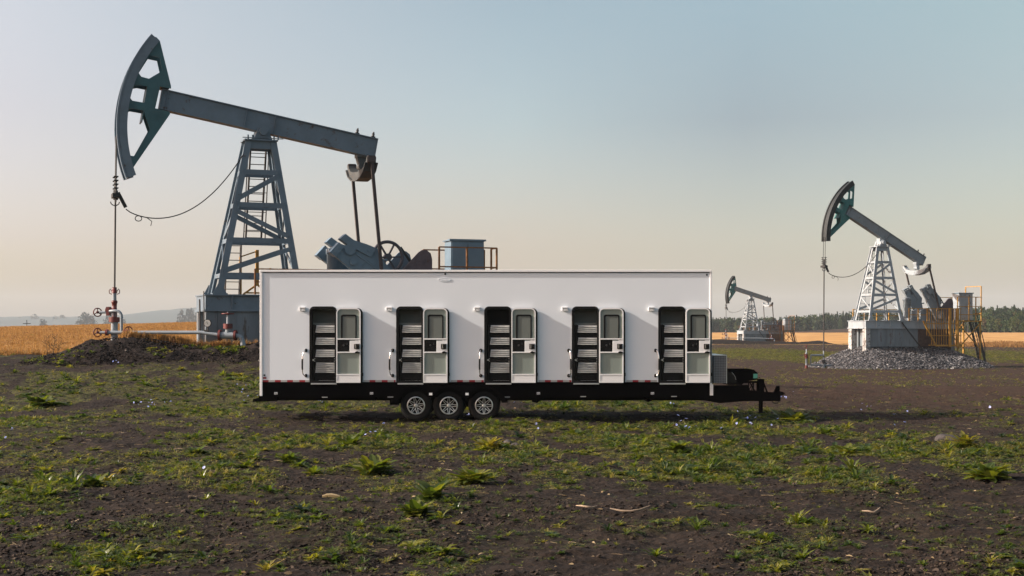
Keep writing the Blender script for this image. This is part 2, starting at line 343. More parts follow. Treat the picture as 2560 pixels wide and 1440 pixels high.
def hills():
    prof = [(-1100,808),(-600,800),(-200,793),(0,791),(180,790),(300,787),(350,782),(400,776),(450,771),(510,768),(600,766),(700,769),(800,782),(900,806),(1050,826)]
    Y0 = 4600.0; px = np.linspace(-1100, 1050, 220); top = np.interp(px, [p[0] for p in prof], [p[1] for p in prof])
    xx = (px-1280)/3556*Y0; zt = EYE+(825-top)/3556*Y0+(fbm(px*.03, px*0, 3, 4)-.5)*5
    rows = []
    for k, f in enumerate([0, .25, .55, .82, 1.0, .8, .4, 0]):
        rows.append(np.stack([xx, np.full_like(xx, Y0-1000+k*240), f*np.maximum(zt, .2)-2+(fbm(px*.05+k, px*0+k*3.1, 8, 3)-.5)*4*f], -1))
    V = np.concatenate(rows); n = len(px); i = np.arange(8*n).reshape(8, n)
    F = np.stack([i[:-1,:-1], i[:-1,1:], i[1:,1:], i[1:,:-1]], -1).reshape(-1, 4)
    obj('hills', raw_mesh('hills', V, F, mat('haze_blue_hill', (.014,.042,.048), .95, var=.3, scale=.004), None, True), kind='structure')  # blue of the distant air put into the hill colour
hills()

# ---------------------------------------------------------------- pump jacks
M_PAINT = mat('weathered_blue_grey_paint', (.118,.162,.203), .5, var=.16, scale=1.3, rust=.22, rustcol=(.085,.06,.045), bump=.12, bscale=6)
M_PALE  = mat('pale_grey_paint', (.30,.335,.36), .5, var=.14, scale=1.6, rust=.3, rustcol=(.16,.11,.085), bump=.12, bscale=6)
M_BEAM2 = mat('shaded_grey_beam_paint', (.20,.23,.25), .5, var=.14, scale=1.6, rust=.25, rustcol=(.12,.09,.075), bump=.12, bscale=6)  # the tower's pale grey, darkened to put the near-side shade into the colour
M_ARC = mat('shade_dark_arc', (.012,.016,.018), .6, var=.4, scale=5)  # shade on the head's arc put into a near-black colour
M_TEAL  = mat('dark_teal_paint', (.030,.10,.115), .5, var=.25, scale=1.5, rust=.18, rustcol=(.06,.05,.045))
M_TEALL = mat('teal_paint', (.020,.14,.135), .5, var=.25, scale=1.5, rust=.18, rustcol=(.06,.05,.045))
M_CONC  = mat('painted_concrete', (.15,.178,.20), .9, var=.25, scale=1.6, rust=.38, rustcol=(.10,.085,.075), bump=.35, bscale=9, streak=True)
M_CONC2 = mat('chalky_concrete', (.175,.20,.215), .9, var=.22, scale=1.6, rust=.35, rustcol=(.12,.10,.09), bump=.35, bscale=9, streak=True)
M_STEELD = mat('dark_oily_steel', (.045,.042,.042), .5, .4, var=.3, scale=4)
M_PIT = mat('dark_brown_steel', (.055,.042,.04), .6, .1, var=.35, scale=5)
M_EQ = mat('worn_equalizer_paint', (.05,.054,.053), .65, var=.35, scale=3, rust=.3)
M_WHEEL = mat('worn_grey_iron', (.075,.07,.08), .55, .2, var=.3, scale=4)
M_RUSTY = mat('rusty_brown_steel', (.085,.052,.042), .7, .2, var=.35, scale=5)
M_PURP  = mat('faded_purple_brown_paint', (.10,.075,.085), .65, var=.3, scale=3, rust=.25)
M_RAILR = mat('rusty_orange_railing', (.22,.095,.03), .7, var=.4, scale=7, rust=.3)
M_YEL   = mat('yellow_railing_paint', (.40,.205,.03), .6, var=.3, scale=5, rust=.25)
M_CAB   = mat('blue_cabinet_paint', (.125,.19,.245), .45, var=.14, scale=1.5, rust=.15, bump=.1, bscale=3)
M_RED   = mat('red_valve_paint', (.105,.016,.014), .5, var=.3, scale=6, rust=.25)
M_PIPE  = mat('light_grey_pipe_paint', (.22,.255,.285), .42, var=.15, scale=3, rust=.2)
M_WHITE = mat('sunlit_white_chipped', (.42,.415,.40), .75, var=.2, scale=3, rust=.5, rustcol=(.15,.12,.1))  # sunlit brightness of the concrete end pillars put into the base colour
M_BLACK = mat('matt_black_cable', (.012,.012,.012), .6, var=.2)
M_GLASS = mat('gauge_dial_white', (.75,.75,.72), .3, var=.04)

HEAD_UP = [(-4.6,1.86),(-4.26,1.87),(-4.07,1.41),(-4.49,1.01),(-4.77,1.02),(-4.88,1.13)]
HEAD_MID = [(-4.99,.62),(-4.8,.70),(-4.5,.71),(-4.5,.10),(-4.93,.08),(-5.04,.18)]
HEAD_LOW = [(-5.08,-.32),(-4.89,-.21),(-4.48,-.19),(-4.13,-.82),(-4.49,-1.91),(-4.80,-1.93),(-4.99,-1.26)]
ARC = []
for k in range(25):
    a_ = R(150+60*k/24); ARC.append((5.33*math.cos(a_)+.03, 5.33*math.sin(a_)-.03))
def head_outline():
    top = [(-4.35,2.48),(-4.51,2.59)]
    return [(-3.67,.94),(-3.65,.84),(-4.05,.82),(-4.08,-.01),(-3.55,-.01),(-3.52,-.09),(-3.55,-.17),(-4.56,-2.54),(-4.53,-2.61)][::-1]+[]
def pump_jack(name, label, loc, rz, tilt, paint, headmat, concmat, M_YEL, crank, right=False, lod=0):
    t = thing(name, label, 'pump jack', loc, rz, 'pump jacks')
    PV = 8.64+(.32 if right else 0); c0 = (0, 0, PV); ta = R(tilt)
    # ---- base: concrete blocks under a welded steel skid
    b = MB().box(-1.86, 6.4, -1.12, -.42, -1.0, 1.86).box(-1.86, 6.4, .42, 1.12, -1.0, 1.86)
    b.box(-1.7, 6.3, -.42, .42, -1.0, 1.80); b.box(3.0, 6.25, -1.0, 1.0, 1.86, 1.98)
    for k in range(9): b.box(-1.2+k*.86, -1.17+k*.86, -1.135, -1.12, -.2, 1.86)
    base = b.build('concrete_base', concmat, t)
    for s in (-1, 1): MB().box(-2.29, -1.87, s*.92-.21, s*.92+.21, -.95, 1.855).build('corner_pillar', M_WHITE if right else concmat, t)
    if not right: MB().tube([(-2.5,-1.0,2.3),(-2.45,-1.0,.2),(-2.6,-1.1,-1.0)], .03, 6).tube([(-2.38,-1.2,2.6),(-2.36,-1.2,1.0),(-2.4,-1.2,-1.0)], .02, 6).build('conduit', M_STEELD, t)
    f = MB().box(-2.34, 6.5, -1.22, 1.22, 1.86, 1.93).box(-2.34, 6.5, -1.22, 1.22, 2.44, 2.49)
    f.box(-2.30, 6.46, -1.12, -1.06, 1.93, 2.44).box(-2.30, 6.46, 1.06, 1.12, 1.93, 2.44).box(-2.30, -2.24, -1.06, 1.06, 1.93, 2.44).box(6.40, 6.46, -1.06, 1.06, 1.93, 2.44)
    for x in (-1.35, 0.0, 1.35, 2.7, 4.05, 5.4): f.box(x, x+.03, -1.215, -1.12, 1.93, 2.44).box(x, x+.03, 1.12, 1.215, 1.93, 2.44)
    fr = f.build('base_frame', paint, t)
    # ---- tower
    BL, BR, TL, TR = -1.78, 1.24, -.58, .36; zb, zt = 2.49, 8.32
    def lx(side, z): s = (z-zb)/(zt-zb); return (BL+(TL-BL)*s) if side < 0 else (BR+(TR-BR)*s)
    def ly(z): s = (z-zb)/(zt-zb); return 1.0+(.38-1.0)*s
    tower = MB().box(TL-.16, TR+.16, -.5, .5, 8.32, 8.37).build('tower', paint, t)
    for s in (-1, 1):
        tw = MB()
        for z in (3.21, 4.53, 5.87, 7.12): tw.bar((lx(-1,z), s*ly(z), z), (lx(1,z), s*ly(z), z), .05, .19)
        for (xa, za, xb, zb_) in ((-1, 3.35, 1, 4.25), (-1, 5.65, 1, 4.68), (-1, 6.08, 1, 7.02)):
            tw.bar((lx(xa,za), s*(ly(za)+.02), za), (lx(xb,zb_), s*(ly(zb_)+.02), zb_), .05, .17)
        tw.box(TL-.08, TR+.08, s*.34-.05, s*.34+.05, 8.02, 8.32)
        tw.build('cross_bracing', paint, tower); tw = MB()
        for z in (3.21, 4.53, 5.87, 7.12): tw.bar((lx(s,z), -ly(z)-.04, z), (lx(s,z), ly(z)+.04, z), .05, .16)
        for za, zb_ in ((3.3, 4.45), (5.78, 4.62), (5.95, 7.05)): tw.bar((lx(s,za), -ly(za), za), (lx(s,zb_), ly(zb_), zb_), .05, .12)
        tw.build('end_bracing', paint, tower)
    for sx_ in (-1, 1):
        for sy in (-1, 1):
            p, q = (lx(sx_,zb), sy*ly(zb), zb), (lx(sx_,zt), sy*ly(zt), zt)
            l = MB(); l.bar(p, q, .05, .24, up=(1,0,0)); l.bar((p[0]-sx_*.0, p[1]-sy*.10, p[2]), (q[0], q[1]-sy*.10, q[2]), .22, .05, up=(1,0,0))
            l.box(p[0]-.28, p[0]+.28, p[1]-.2, p[1]+.2, zb, zb+.04)
            l.prism([(p[0]-.25,zb+.04),(p[0]+.25,zb+.04),(p[0]+.06,zb+.4),(p[0]-.06,zb+.4)], p[1]+sy*.11, p[1]+sy*.125)
            l.build('tower_leg', paint, tower)
    ld = MB()
    for s in (-1, 1):
        ld.bar((-.12+s*.3, 1.12, 4.6), (-.02+s*.3, .62, 8.2), .06, .06); ld.bar((-.92+s*.28, 1.25, 2.5), (-.86+s*.28, 1.2, 4.5), .06, .06)
        ld.bar((-.05+s*.42, 1.32, 4.6), (.02+s*.40, .84, 8.0), .035, .035)
    for k in range(13): z = 4.75+k*.28; u = (z-4.6)/3.6; ld.bar((-.42+.1*u, 1.12-.5*u, z), (.18+.1*u, 1.12-.5*u, z), .03, .03)
    for k in range(7): z = 2.75+k*.28; ld.bar((-1.2, 1.24, z), (-.6, 1.24, z), .03, .03)
    for k in range(5): z = 5.0+k*.75; u = (z-4.6)/3.6; ld.bar((-.47+.07*u, 1.32-.48*u, z), (.37+.07*u, 1.32-.48*u, z), .025, .025)
    ld.build('ladder', M_STEELD if not right else paint, tower)
    # ---- saddle bearing
    sb = MB().box(-.42, .32, -.34, .34, 8.37, 8.44).box(-.25, .2, -.22, .22, 8.44, PV+.06)
    for s in (-1, 1): sb.prism([(-.36,8.44),(.30,8.44),(.22,8.62),(.16,8.80),(0-.04,8.90),(-.22,8.80),(-.28,8.62)], s*.32-.07, s*.32+.07)
    sb.lathe([(.15,-.52),(.15,.52)], (-.03,0,8.68), 'y', 16)
    for x in (-.62,-.45,.36,.52):
        sb.bar((x,-.5,8.37), (x,-.5,8.52), .05, .05); sb.bar((x-.2,-.46,8.42), (x+.2,-.46,8.42), .03, .03)
    sb.build('saddle_bearing', paint, t)
    # ---- walking beam, balanced on the saddle
    w = MB(); zc = PV+.42; x0, x1 = -3.93, 4.45
    w.box(x0, x1, -.24, .24, zc+.345, zc+.38).box(x0, x1, -.24, .24, zc-.38, zc-.345).box(x0, x1, -.17, -.14, zc-.345, zc+.345).box(x0, x1, .14, .17, zc-.345, zc+.345)
    w.box(x0, x0+.03, -.24, .24, zc-.345, zc+.345).box(x1-.03, x1, -.22, .22, zc-.345, zc+.345)
    for x in (-3.72, -.75, .35, .4): 
        for s in (-1, 1): w.box(x, x+.025, min(s*.17,s*.235), max(s*.17,s*.235), zc-.345, zc+.345)
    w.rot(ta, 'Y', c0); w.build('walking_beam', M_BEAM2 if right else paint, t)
    for x in (3.55, 4.2):
        e = MB().box(x, x+.16, -.10, .10, zc+.38, zc+.45).lathe([(.055,0),(.055,.12),(.035,.12),(.035,.18)], (x+.08,0,zc+.45), 'z', 8); e.rot(ta, 'Y', c0); e.build('lifting_lug', M_STEELD, t)
    # ---- horse head
    h = MB(); outl = [(-3.67,.94),(-3.65,.84),(-4.05,.82),(-4.08,-.01),(-3.55,-.01),(-3.52,-.09),(-3.55,-.17),(-4.56,-2.54),(-4.53,-2.61),(-4.70,-2.70)]+[p for p in ARC[::-1] if -2.66 < p[1] < 2.52]+[(-4.51,2.59),(-4.35,2.48)]
    for s in (-1, 1):
        y = s*(.26 if right else .36)
        h.plate([(a,b+PV) for a,b in outl], [[(a,b+PV) for a,b in q] for q in (HEAD_UP, HEAD_MID, HEAD_LOW)], y-.02, y+.02)
    h.box(-4.48, -4.44, -.34, .34, PV-.6, PV+1.0).box(-4.05, -3.7, -.34, .34, PV+.84, PV+.90).box(-4.05, -3.6, -.34, .34, PV-.08, PV-.03)

    h.rot(ta, 'Y', c0); hd = h.build('horse_head', headmat, t)
    ar = MB(); k = 0
    g_ = .34 if right else .46
    for sy0, sy1, r0, r1 in ((-g_+.02,g_-.02,5.335,5.36), (-g_,-g_+.12,5.36,5.43), (g_-.12,g_,5.36,5.43), (-g_,-g_+.06,5.05,5.335), (g_-.06,g_,5.05,5.335)):
        n = 30; vs_ = []; fs_ = []
        for k in range(n+1):
            a_ = R(150.5+59.8*k/n)
            for r_, y_ in ((r0,sy0),(r1,sy0),(r1,sy1),(r0,sy1)): vs_.append((r_*math.cos(a_)+.03, y_, PV+r_*math.sin(a_)-.03))
        for k in range(n):
            for q in range(4): fs_.append((k*4+q, k*4+(q+1)%4, k*4+4+(q+1)%4, k*4+4+q))
        ar.add(vs_, fs_+[(0,1,2,3),(n*4+3,n*4+2,n*4+1,n*4)], False)
    ar.rot(ta, 'Y', c0); ar.build('arc_face', M_ARC if right else paint, hd)
    # ---- wireline, carrier bar, polished rod
    top = (-5.40, 7.2+ .35*math.sin(ta)); xr = -5.40; zc_ = 6.1 if not right else 6.7
    br = MB()
    for s in (-1, 1): br.tube([(-5.37, s*.12, 8.3 if not right else 9.0), (xr, s*.12, zc_+.15)], .022, 6); br.tube([(xr, s*.2, zc_+.75), (xr, s*.2, zc_-.25)], .018, 6)
    br.box(xr-.13, xr+.13, -.3, .3, zc_-.08, zc_+.08); br.lathe([(.09,0),(.09,.35),(.05,.35),(.05,.7)], (xr,0,zc_-.15), 'z', 10)
    for k in range(4):
        for s in (-1, 1): br.box(xr-.08, xr+.08, s*.2-.07, s*.2+.07, zc_+.25+.14*k, zc_+.29+.14*k)
    br.tube([(xr-.02+.16*math.cos(a_), 0, zc_-.22+.14*math.sin(a_)) for a_ in [R(180+30*q) for q in range(7)]], .02, 6)
    br.bar((xr+.08, -.05, zc_+.12), (xr+.36, -.05, zc_-.42), .12, .12)
    br.build('carrier_bar', M_BLACK, t)
    MB().tube([(xr, 0, zc_+.3), (xr-.04, 0, 1.9 if not right else -.4)], .033 if not right else .045, 8).build('polished_rod', M_STEELD, t)
    # ---- the cable sagging from the carrier bar to the tower
    ax, az_, bx, bz = xr+.36, zc_-.48, lx(-1,7.75)-.12, 7.75; pts = []
    for k in range(29):
        u = k/28; pts.append((ax+(bx-ax)*u, -.06-.5*u, az_+(bz-az_)*(u**2.6)-1.55*(1-u)*u**.75*.92))
    cb = MB().tube(pts, .022 if not right else .026, 6)
    lp = [(pts[3][0]-.12*math.sin(q*2*math.pi/12), -.06, pts[3][2]+.1*math.cos(q*2*math.pi/12)-.1) for q in range(13)]
    cb.tube(lp, .018, 5); cb.tube([(pts[5][0], -.06, pts[5][2]), (pts[5][0]+.18, -.06, pts[5][2]-.13), (pts[5][0]+.14, -.06, pts[5][2]-.3)], .016, 5)
    cb.build('signal_cable', M_BLACK, t)
    # ---- equalizer, pitmans
    ex, ez = 4.0, PV+.02; M4 = Matrix.Translation(c0) @ Matrix.Rotation(ta, 4, 'Y') @ Matrix.Translation(-Vector(c0)); E = M4 @ Vector((3.95, 0, zc-.38)); ex, ez = E.x, E.z
    q = MB().box(ex-.22, ex+.22, -.22, .22, ez-.10, ez+.02).prism([(ex-.20,ez-.1),(ex+.20,ez-.1),(ex+.12,ez-.42),(ex-.12,ez-.42)], -.16, .16)
    q.lathe([(.15,-.2),(.15,.2)], (ex,0,ez-.44), 'y', 14)
    prof = [(-1.55,-.28),(-1.5,-.52),(-1.2,-.80),(-.7,-.98),(0,-1.05),(.7,-.98),(1.2,-.80),(1.5,-.52),(1.55,-.28),(1.42,-.25),(1.3,-.42),(1.05,-.58),(.6,-.66),(0,-.70),(-.6,-.66),(-1.05,-.58),(-1.3,-.42),(-1.42,-.25)]
    q.prism([(a, ez+b+.05) for a, b in prof], ex-.17, ex+.17, 'yz'); q.prism([(a*1.0, ez+b+.05) for a, b in [(-1.5,-.5),(-1.2,-.8),(-.7,-1.0),(0,-1.07),(.7,-1.0),(1.2,-.8),(1.5,-.5),(1.46,-.48),(1.18,-.76),(.68,-.95),(0,-1.02),(-.68,-.95),(-1.18,-.76),(-1.46,-.48)]], ex-.26, ex+.26, 'yz')
    q.build('equalizer', M_PALE if right else M_EQ, t)
    sx0, sz0 = 4.9, 2.8; ca = R(crank)
    pinx, pinz = sx0-.75*math.cos(ca), sz0+(-.75)*math.sin(ca)
    for s in (-1, 1):
        pm = MB().bar((ex, s*1.48, ez-.25), (pinx, s*1.5, pinz), .10, .115, up=(1,0,0)); pm.lathe([(.17,-.1),(.17,.1)], (pinx, s*1.5, pinz), 'y', 14); pm.box(ex-.14, ex+.14, s*1.48-.1, s*1.48+.1, ez-.42, ez-.18)
        pm.build('pitman_arm', M_PIT, t)
        cr = MB(); y0, y1 = (s*1.12-(.09 if right else .14), s*1.12+(.09 if right else .14))
        cr.prism([(-2.83,.11),(-2.78,.36),(-2.43,.38),(-1.78,.65),(-1.35,.78),(-1.05,.56),(-.6,.43),(.45,.40),(.60,.2),(.60,-.2),(.4,-.42),(-.59,-.48),(-1.34,-.54),(-1.99,-.52),(-2.82,-.53),(-2.78,-.04),(-2.47,-.07),(-2.06,-.02),(-2.09,.13),(-2.53,.10)], y0, y1)
        cr.prism([(-2.85,.10),(-2.80,.38),(-2.40,.40),(-1.9,.60),(-1.5,.66),(-1.5,.30),(-2.0,.20),(-2.4,.12)], y0-.07, y1+.07)
        cr.prism([(-2.84,-.55),(-2.80,-.03),(-2.55,-.05),(-2.55,-.55)], y0-.07, y1+.07)
        cr.lathe([(.28,-.2),(.28,.2),(.14,.22),(.14,.28)] if s > 0 else [(.14,-.28),(.14,-.22),(.28,-.2),(.28,.2)], (0, s*1.12, 0), 'y', 18)
        yo = y0-.02 if s < 0 else y1
        for (u0, v0) in ((-1.35, -.05),):
            cr.bar((u0-.2, yo+.01, v0-.2), (u0+.2, yo+.01, v0-.2), .03, .04); cr.bar((u0-.2, yo+.01, v0+.2), (u0+.2, yo+.01, v0+.2), .03, .04); cr.bar((u0-.2, yo+.01, v0-.2), (u0-.2, yo+.01, v0+.2), .04, .03); cr.bar((u0+.2, yo+.01, v0-.2), (u0+.2, yo+.01, v0+.2), .04, .03)
        cr.lathe([(.14,-.03),(.14,.03)], (-1.9, yo, -.25), 'y', 16); cr.bar((-2.0,yo,.05),(-.9,yo,.12),.05,.05)
        for u0, v0 in ((-2.65,.24),(-1.7,.45),(-2.68,-.2),(-2.68,-.42),(-1.9,-.35),(.3,.1),(-.95,.6)): cr.lathe([(.05,-.24),(.05,.24)], (u0, s*1.12, v0), 'y', 8)
        cr.lathe([(.05,-.05),(.22,.18)] if s > 0 else [(.22,-.22),(.10,.05)], (-2.3, s*1.12, .03), 'y', 12)
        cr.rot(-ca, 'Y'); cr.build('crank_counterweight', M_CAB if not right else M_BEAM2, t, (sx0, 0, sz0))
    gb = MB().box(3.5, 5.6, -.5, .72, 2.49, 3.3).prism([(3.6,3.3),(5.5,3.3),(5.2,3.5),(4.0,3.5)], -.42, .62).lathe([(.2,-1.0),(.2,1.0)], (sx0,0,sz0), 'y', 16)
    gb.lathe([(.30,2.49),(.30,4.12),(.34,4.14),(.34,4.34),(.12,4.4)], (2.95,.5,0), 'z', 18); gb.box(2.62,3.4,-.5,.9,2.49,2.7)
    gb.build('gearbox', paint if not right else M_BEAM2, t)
    # ---- spoked brake wheel, belt, belt guards, motor
    wh = MB(); wc = (4.78, -.62, 4.0); wh.tube([(wc[0]+.60*math.cos(2*math.pi*k/36), wc[1], wc[2]+.60*math.sin(2*math.pi*k/36)) for k in range(36)], .065, 8, closed=True)
    for k in range(6): a_ = R(60*k+2); wh.bar((wc[0], wc[1], wc[2]), (wc[0]+.58*math.cos(a_), wc[1], wc[2]+.58*math.sin(a_)), .06, .10, up=(0,1,0))
    wh.lathe([(.15,-.12),(.15,.12)], wc, 'y', 16); wh.build('flywheel', M_WHEEL, t)
    MB().bar((5.3, -.62, 4.40), (6.1, -.62, 3.3), .10, .025, up=(0,1,0)).bar((4.95, -.62, 3.45), (5.7, -.62, 2.85), .10, .025, up=(0,1,0)).build('drive_belt', M_BLACK, t)
    for (ya, dx, m_) in ((-.75, 0, M_PURP), (.25, -.55, paint)):
        MB().prism([(5.05+dx,3.2),(6.02+dx,4.22),(6.16+dx,4.31),(6.34+dx,4.30),(6.50+dx,4.18),(6.56+dx,3.95),(6.56+dx,2.5),(5.05+dx,2.5)], ya, ya+.1).build('belt_guard', m_, t)
    mo = MB().lathe([(.05,-.5),(.33,-.48),(.36,-.4),(.36,.35),(.30,.5),(.05,.52)], (5.75,.3,2.95), 'y', 20)
    for k in range(12): a_ = R(30*k); mo.bar((5.75+.36*math.cos(a_), -.1, 2.95+.36*math.sin(a_)), (5.75+.36*math.cos(a_), .6, 2.95+.36*math.sin(a_)), .03, .05)
    mo.box(5.4,6.1,0,.6,2.49,2.62); mo.build('motor', M_PALE, t)
    # ---- railings and the service platform
    def rail(pts, z0, zs, m, post=.06, name='railing'):
        g = MB()
        for p in pts: g.bar((p[0],p[1],z0), (p[0],p[1],zs[-1]), post, post, up=(1,0,0))
        for a, b in zip(pts[:-1], pts[1:]):
            for z in zs: g.bar((a[0],a[1],z), (b[0],b[1],z), post*.8, post*.8)
        return g.build(name, m, t)
    if not right:
        rail([(-.55,-1.5),(.8,-1.5),(2.2,-1.5),(3.6,-1.5),(5.0,-1.5),(6.3,-1.5)], 2.49, [2.95, 3.43], M_RAILR, .06)
        g = MB().bar((-.55,1.5,2.49), (-.55,1.5,4.02), .09, .09, up=(1,0,0)).bar((.1,1.5,2.9), (.1,1.5,4.3), .12, .12, up=(1,0,0)).bar((-.55,1.5,4.02), (.1,1.5,4.25), .05, .05)
        g.bar((.1,1.5,2.95), (-.45,1.5,2.55), .07, .07).bar((.1,1.5,2.95), (.6,1.5,2.55), .07, .07).bar((-.4,1.5,2.62), (1.4,1.5,2.62), .06, .06).bar((.62,1.5,2.9), (.62,1.5,3.6), .07, .07, up=(1,0,0)).bar((.62,1.5,2.95), (1.2,1.5,2.55), .07, .07).build('railing', M_YEL, t)
    else:
        MB().box(2.75, 6.0, -1.15, -1.12, -.2, 1.8).build('oil_stained_plate', M_RUSTY, t)
        rail([(1.6,-1.45),(2.5,-1.45),(3.4,-1.45)], 2.49, [2.95, 3.45], M_YEL, .07); rail([(-1.7,1.3),(-.6,1.3),(.6,1.3),(1.8,1.3),(3,1.3)], 2.49, [2.9, 3.4], M_YEL, .07)
        g = MB()
        for z in (.55, 1.3, 2.25, 3.45): g.bar((2.9 if z > 2 else 3.3,-1.75,z), (6.5,-1.75,z), .06, .06)
        for k in range(15): g.bar((3.1+k*.24,-1.75,.55 if k > 1 else 1.3), (3.1+k*.24,-1.75,3.45), .035, .035, up=(1,0,0))
        g.bar((2.75,-1.75,2.45), (4.0,-1.75,.5), .11, .11).bar((4.0,-1.75,.5), (6.6,-1.75,.5), .1, .1)
        for x in (5.35, 6.1): g.bar((x,-1.8,.4), (x,-1.8,3.5), .17, .17, up=(1,0,0))
        g.build('safety_fence', M_YEL, t)
        MB().bar((1.1,-1.2,2.35), (2.55,-1.9,.2), .09, .09).bar((-2.5,-1.3,.42), (3.9,-1.3,.40), .05, .05).build('pipe_brace', M_BLACK, t)
    pl = MB().box(6.7, 9.2, -1.1, 1.1, 2.42, 2.50)
    for x in (6.8, 9.1):
        for y in (-1.0, 1.0): pl.bar((x,y,-.9), (x,y,2.42), .1, .1, up=(1,0,0))
    for y in (-1.0, 1.0): pl.bar((6.8,y,.2), (9.1,y,2.3), .07, .07); pl.bar((6.8,y,2.3), (9.1,y,.2), .07, .07)
    pl.build('service_platform', M_RAILR if not right else M_YEL, t)
    st = MB()
    for y in (-.35, .35): st.bar((9.2,y,2.42), (10.2,y,-.9), .06, .2); st.bar((9.2,y,3.4), (10.2,y,.3), .05, .05); st.bar((10.15,y,-.6), (10.15,y,.4), .05, .05, up=(1,0,0))
    for k in range(10): u = (k+.5)/10; st.box(9.2+1.0*u-.12, 9.2+1.0*u+.12, -.35, .35, 2.42-3.3*u-.02, 2.42-3.3*u+.02)
    st.build('stairs', M_STEELD, t)
    rail([(6.75,-1.05),(7.9,-1.05),(9.15,-1.05),(9.15,-.42)], 2.5, [3.0, 3.65, 4.42], M_RAILR if not right else M_YEL, .065); rail([(6.75,1.05),(7.9,1.05),(9.15,1.05),(9.15,.42)], 2.5, [3.0, 3.65, 4.42], M_RAILR if not right else M_YEL, .065)
    if right: rail([(9.15,-1.05),(9.15,.8)], 3.0, [3.1, 5.3], M_YEL, .07, 'ladder_hoop')
    # ---- control cabinet, on the platform
    cb = thing('control_cabinet', 'blue-grey steel control cabinet on the platform of the '+{'large':'largest pump jack, behind the trailer','mid':'pump jack on the gravel heap','far':'smallest, distant pump jack'}[lod or 'large'], 'electrical cabinet', loc, rz, 'control cabinets')
    MB().box(7.45, 8.85, -.4, .4, 2.55, 4.72).build('housing', M_CAB if not right else M_PALE, cb, bevel=.015)
    MB().prism([(-.46,4.72),(.46,4.72),(.46,4.75),(-.46,4.79)], 7.38, 8.92, 'yz').build('roof', M_CAB, cb)
    MB().box(7.50, 8.12, -.425, -.40, 2.65, 4.62).box(8.18, 8.80, -.425, -.40, 2.65, 4.62).box(8.08,8.10,-.45,-.425,3.5,3.8).build('door', M_CAB if not right else M_PALE, cb)
    for x in (7.55, 8.75): MB().box(x-.06, x+.06, -.3, .3, 2.50, 2.55).build('foot', M_STEELD, cb)
    return t
P1 = pump_jack('pump_jack', 'largest pump jack, dark blue-grey with teal horse head, rising behind the white trailer', (-9.526, 54.2, 1.0), R(21), 10, M_PAINT, M_TEAL, M_CONC, M_YEL, -38, False, 'large')
PR = (29.3, 113.0, .42)
P2 = pump_jack('pump_jack', 'pale grey pump jack with yellow railings standing on the grey gravel heap', PR, R(23), 27.5, M_PALE, M_TEALL, M_CONC2, M_YEL, -60, True, 'mid')
PF = (44.8, 267.0, -.42)
P3 = pump_jack('pump_jack', 'smallest, most distant pump jack, in front of the far wood between trailer and gravel heap', PF, R(24), 15, M_PALE, M_TEALL, M_CONC2, M_RAILR, -20, True, 'far')

# ---------------------------------------------------------------- the white trailer
TK = 33.9/3556
def tx(px): return (px-1215)*TK
def tz(py): return EYE-(py-825)*TK
M_TW = mat('white_gelcoat_panel', (.775,.82,.865), .34, var=.025, scale=.5, bump=.015, bscale=2)
M_TRIM = mat('white_aluminium_trim', (.82,.82,.82), .3, var=.02)
M_SKIRT = mat('black_powder_coat', (.0028,.0026,.003), .9, var=.25, scale=2, spec=.0)
M_SEAL = mat('black_rubber_seal', (.004,.004,.004), .5, var=.1, spec=.2)
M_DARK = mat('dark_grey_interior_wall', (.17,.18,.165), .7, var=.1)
M_DOORG = mat('grey_green_door_lining', (.232,.268,.238), .55, var=.05, scale=.8)
M_ALU = mat('brushed_aluminium', (.62,.62,.60), .34, .85, var=.10, scale=8)
M_ALUL = mat('ribbed_aluminium_tread', (.54,.55,.53), .42, .15, var=.12, scale=14)
M_CHROME = mat('chrome', (.75,.75,.75), .18, .95, var=.03)
M_REDT = mat('red_reflective_tape', (.26,.012,.018), .35, var=.15)
M_GREYT = mat('silver_reflective_tape', (.40,.40,.39), .35, var=.1)
M_TYRE = mat('tyre_rubber', (.0055,.0055,.0055), .8, spec=.2, var=.25, scale=9, bump=.1, bscale=40)
M_LENS = mat('white_lamp_lens', (.78,.78,.78), .2, var=.02)
M_GRNL = mat('green_label', (.10,.36,.27), .5, var=.1)
M_PLAST = mat('glossy_black_plastic', (.006,.006,.007), .25, var=.15, spec=.3)
def glass_mat():
    m = bpy.data.materials.new('grey_door_glass'); m.use_nodes = True; p = m.node_tree.nodes['Principled BSDF']
    p.inputs['Base Color'].default_value = (.15,.165,.15,1); p.inputs['Roughness'].default_value = .3; return m
M_GL = glass_mat()
def diamond_mat():
    m = bpy.data.materials.new('diamond_plate'); m.use_nodes = True; t = m.node_tree; L = t.links.new; p = t.nodes['Principled BSDF']
    p.inputs['Base Color'].default_value = (.48,.48,.48,1); p.inputs['Metallic'].default_value = .3; p.inputs['Roughness'].default_value = .45
    c = N(t,'ShaderNodeTexCoord'); mp = N(t,'ShaderNodeMapping'); mp.inputs['Rotation'].default_value = (0, R(45), 0); mp.inputs['Scale'].default_value = (36,36,36); L(c.outputs['Object'], mp.inputs[0])
    k = N(t,'ShaderNodeTexChecker'); k.inputs['Scale'].default_value = 1.0; L(mp.outputs[0], k.inputs[0])
    b = N(t,'ShaderNodeBump'); b.inputs['Strength'].default_value = 1.0; b.inputs['Distance'].default_value = .01; L(k.outputs['Fac'], b.inputs['Height']); L(b.outputs[0], p.inputs['Normal'])
    k.inputs['Color1'].default_value = (.09,.09,.095,1); k.inputs['Color2'].default_value = (.25,.25,.26,1); L(k.outputs['Color'], p.inputs['Base Color']); return m
M_DIAM = diamond_mat()
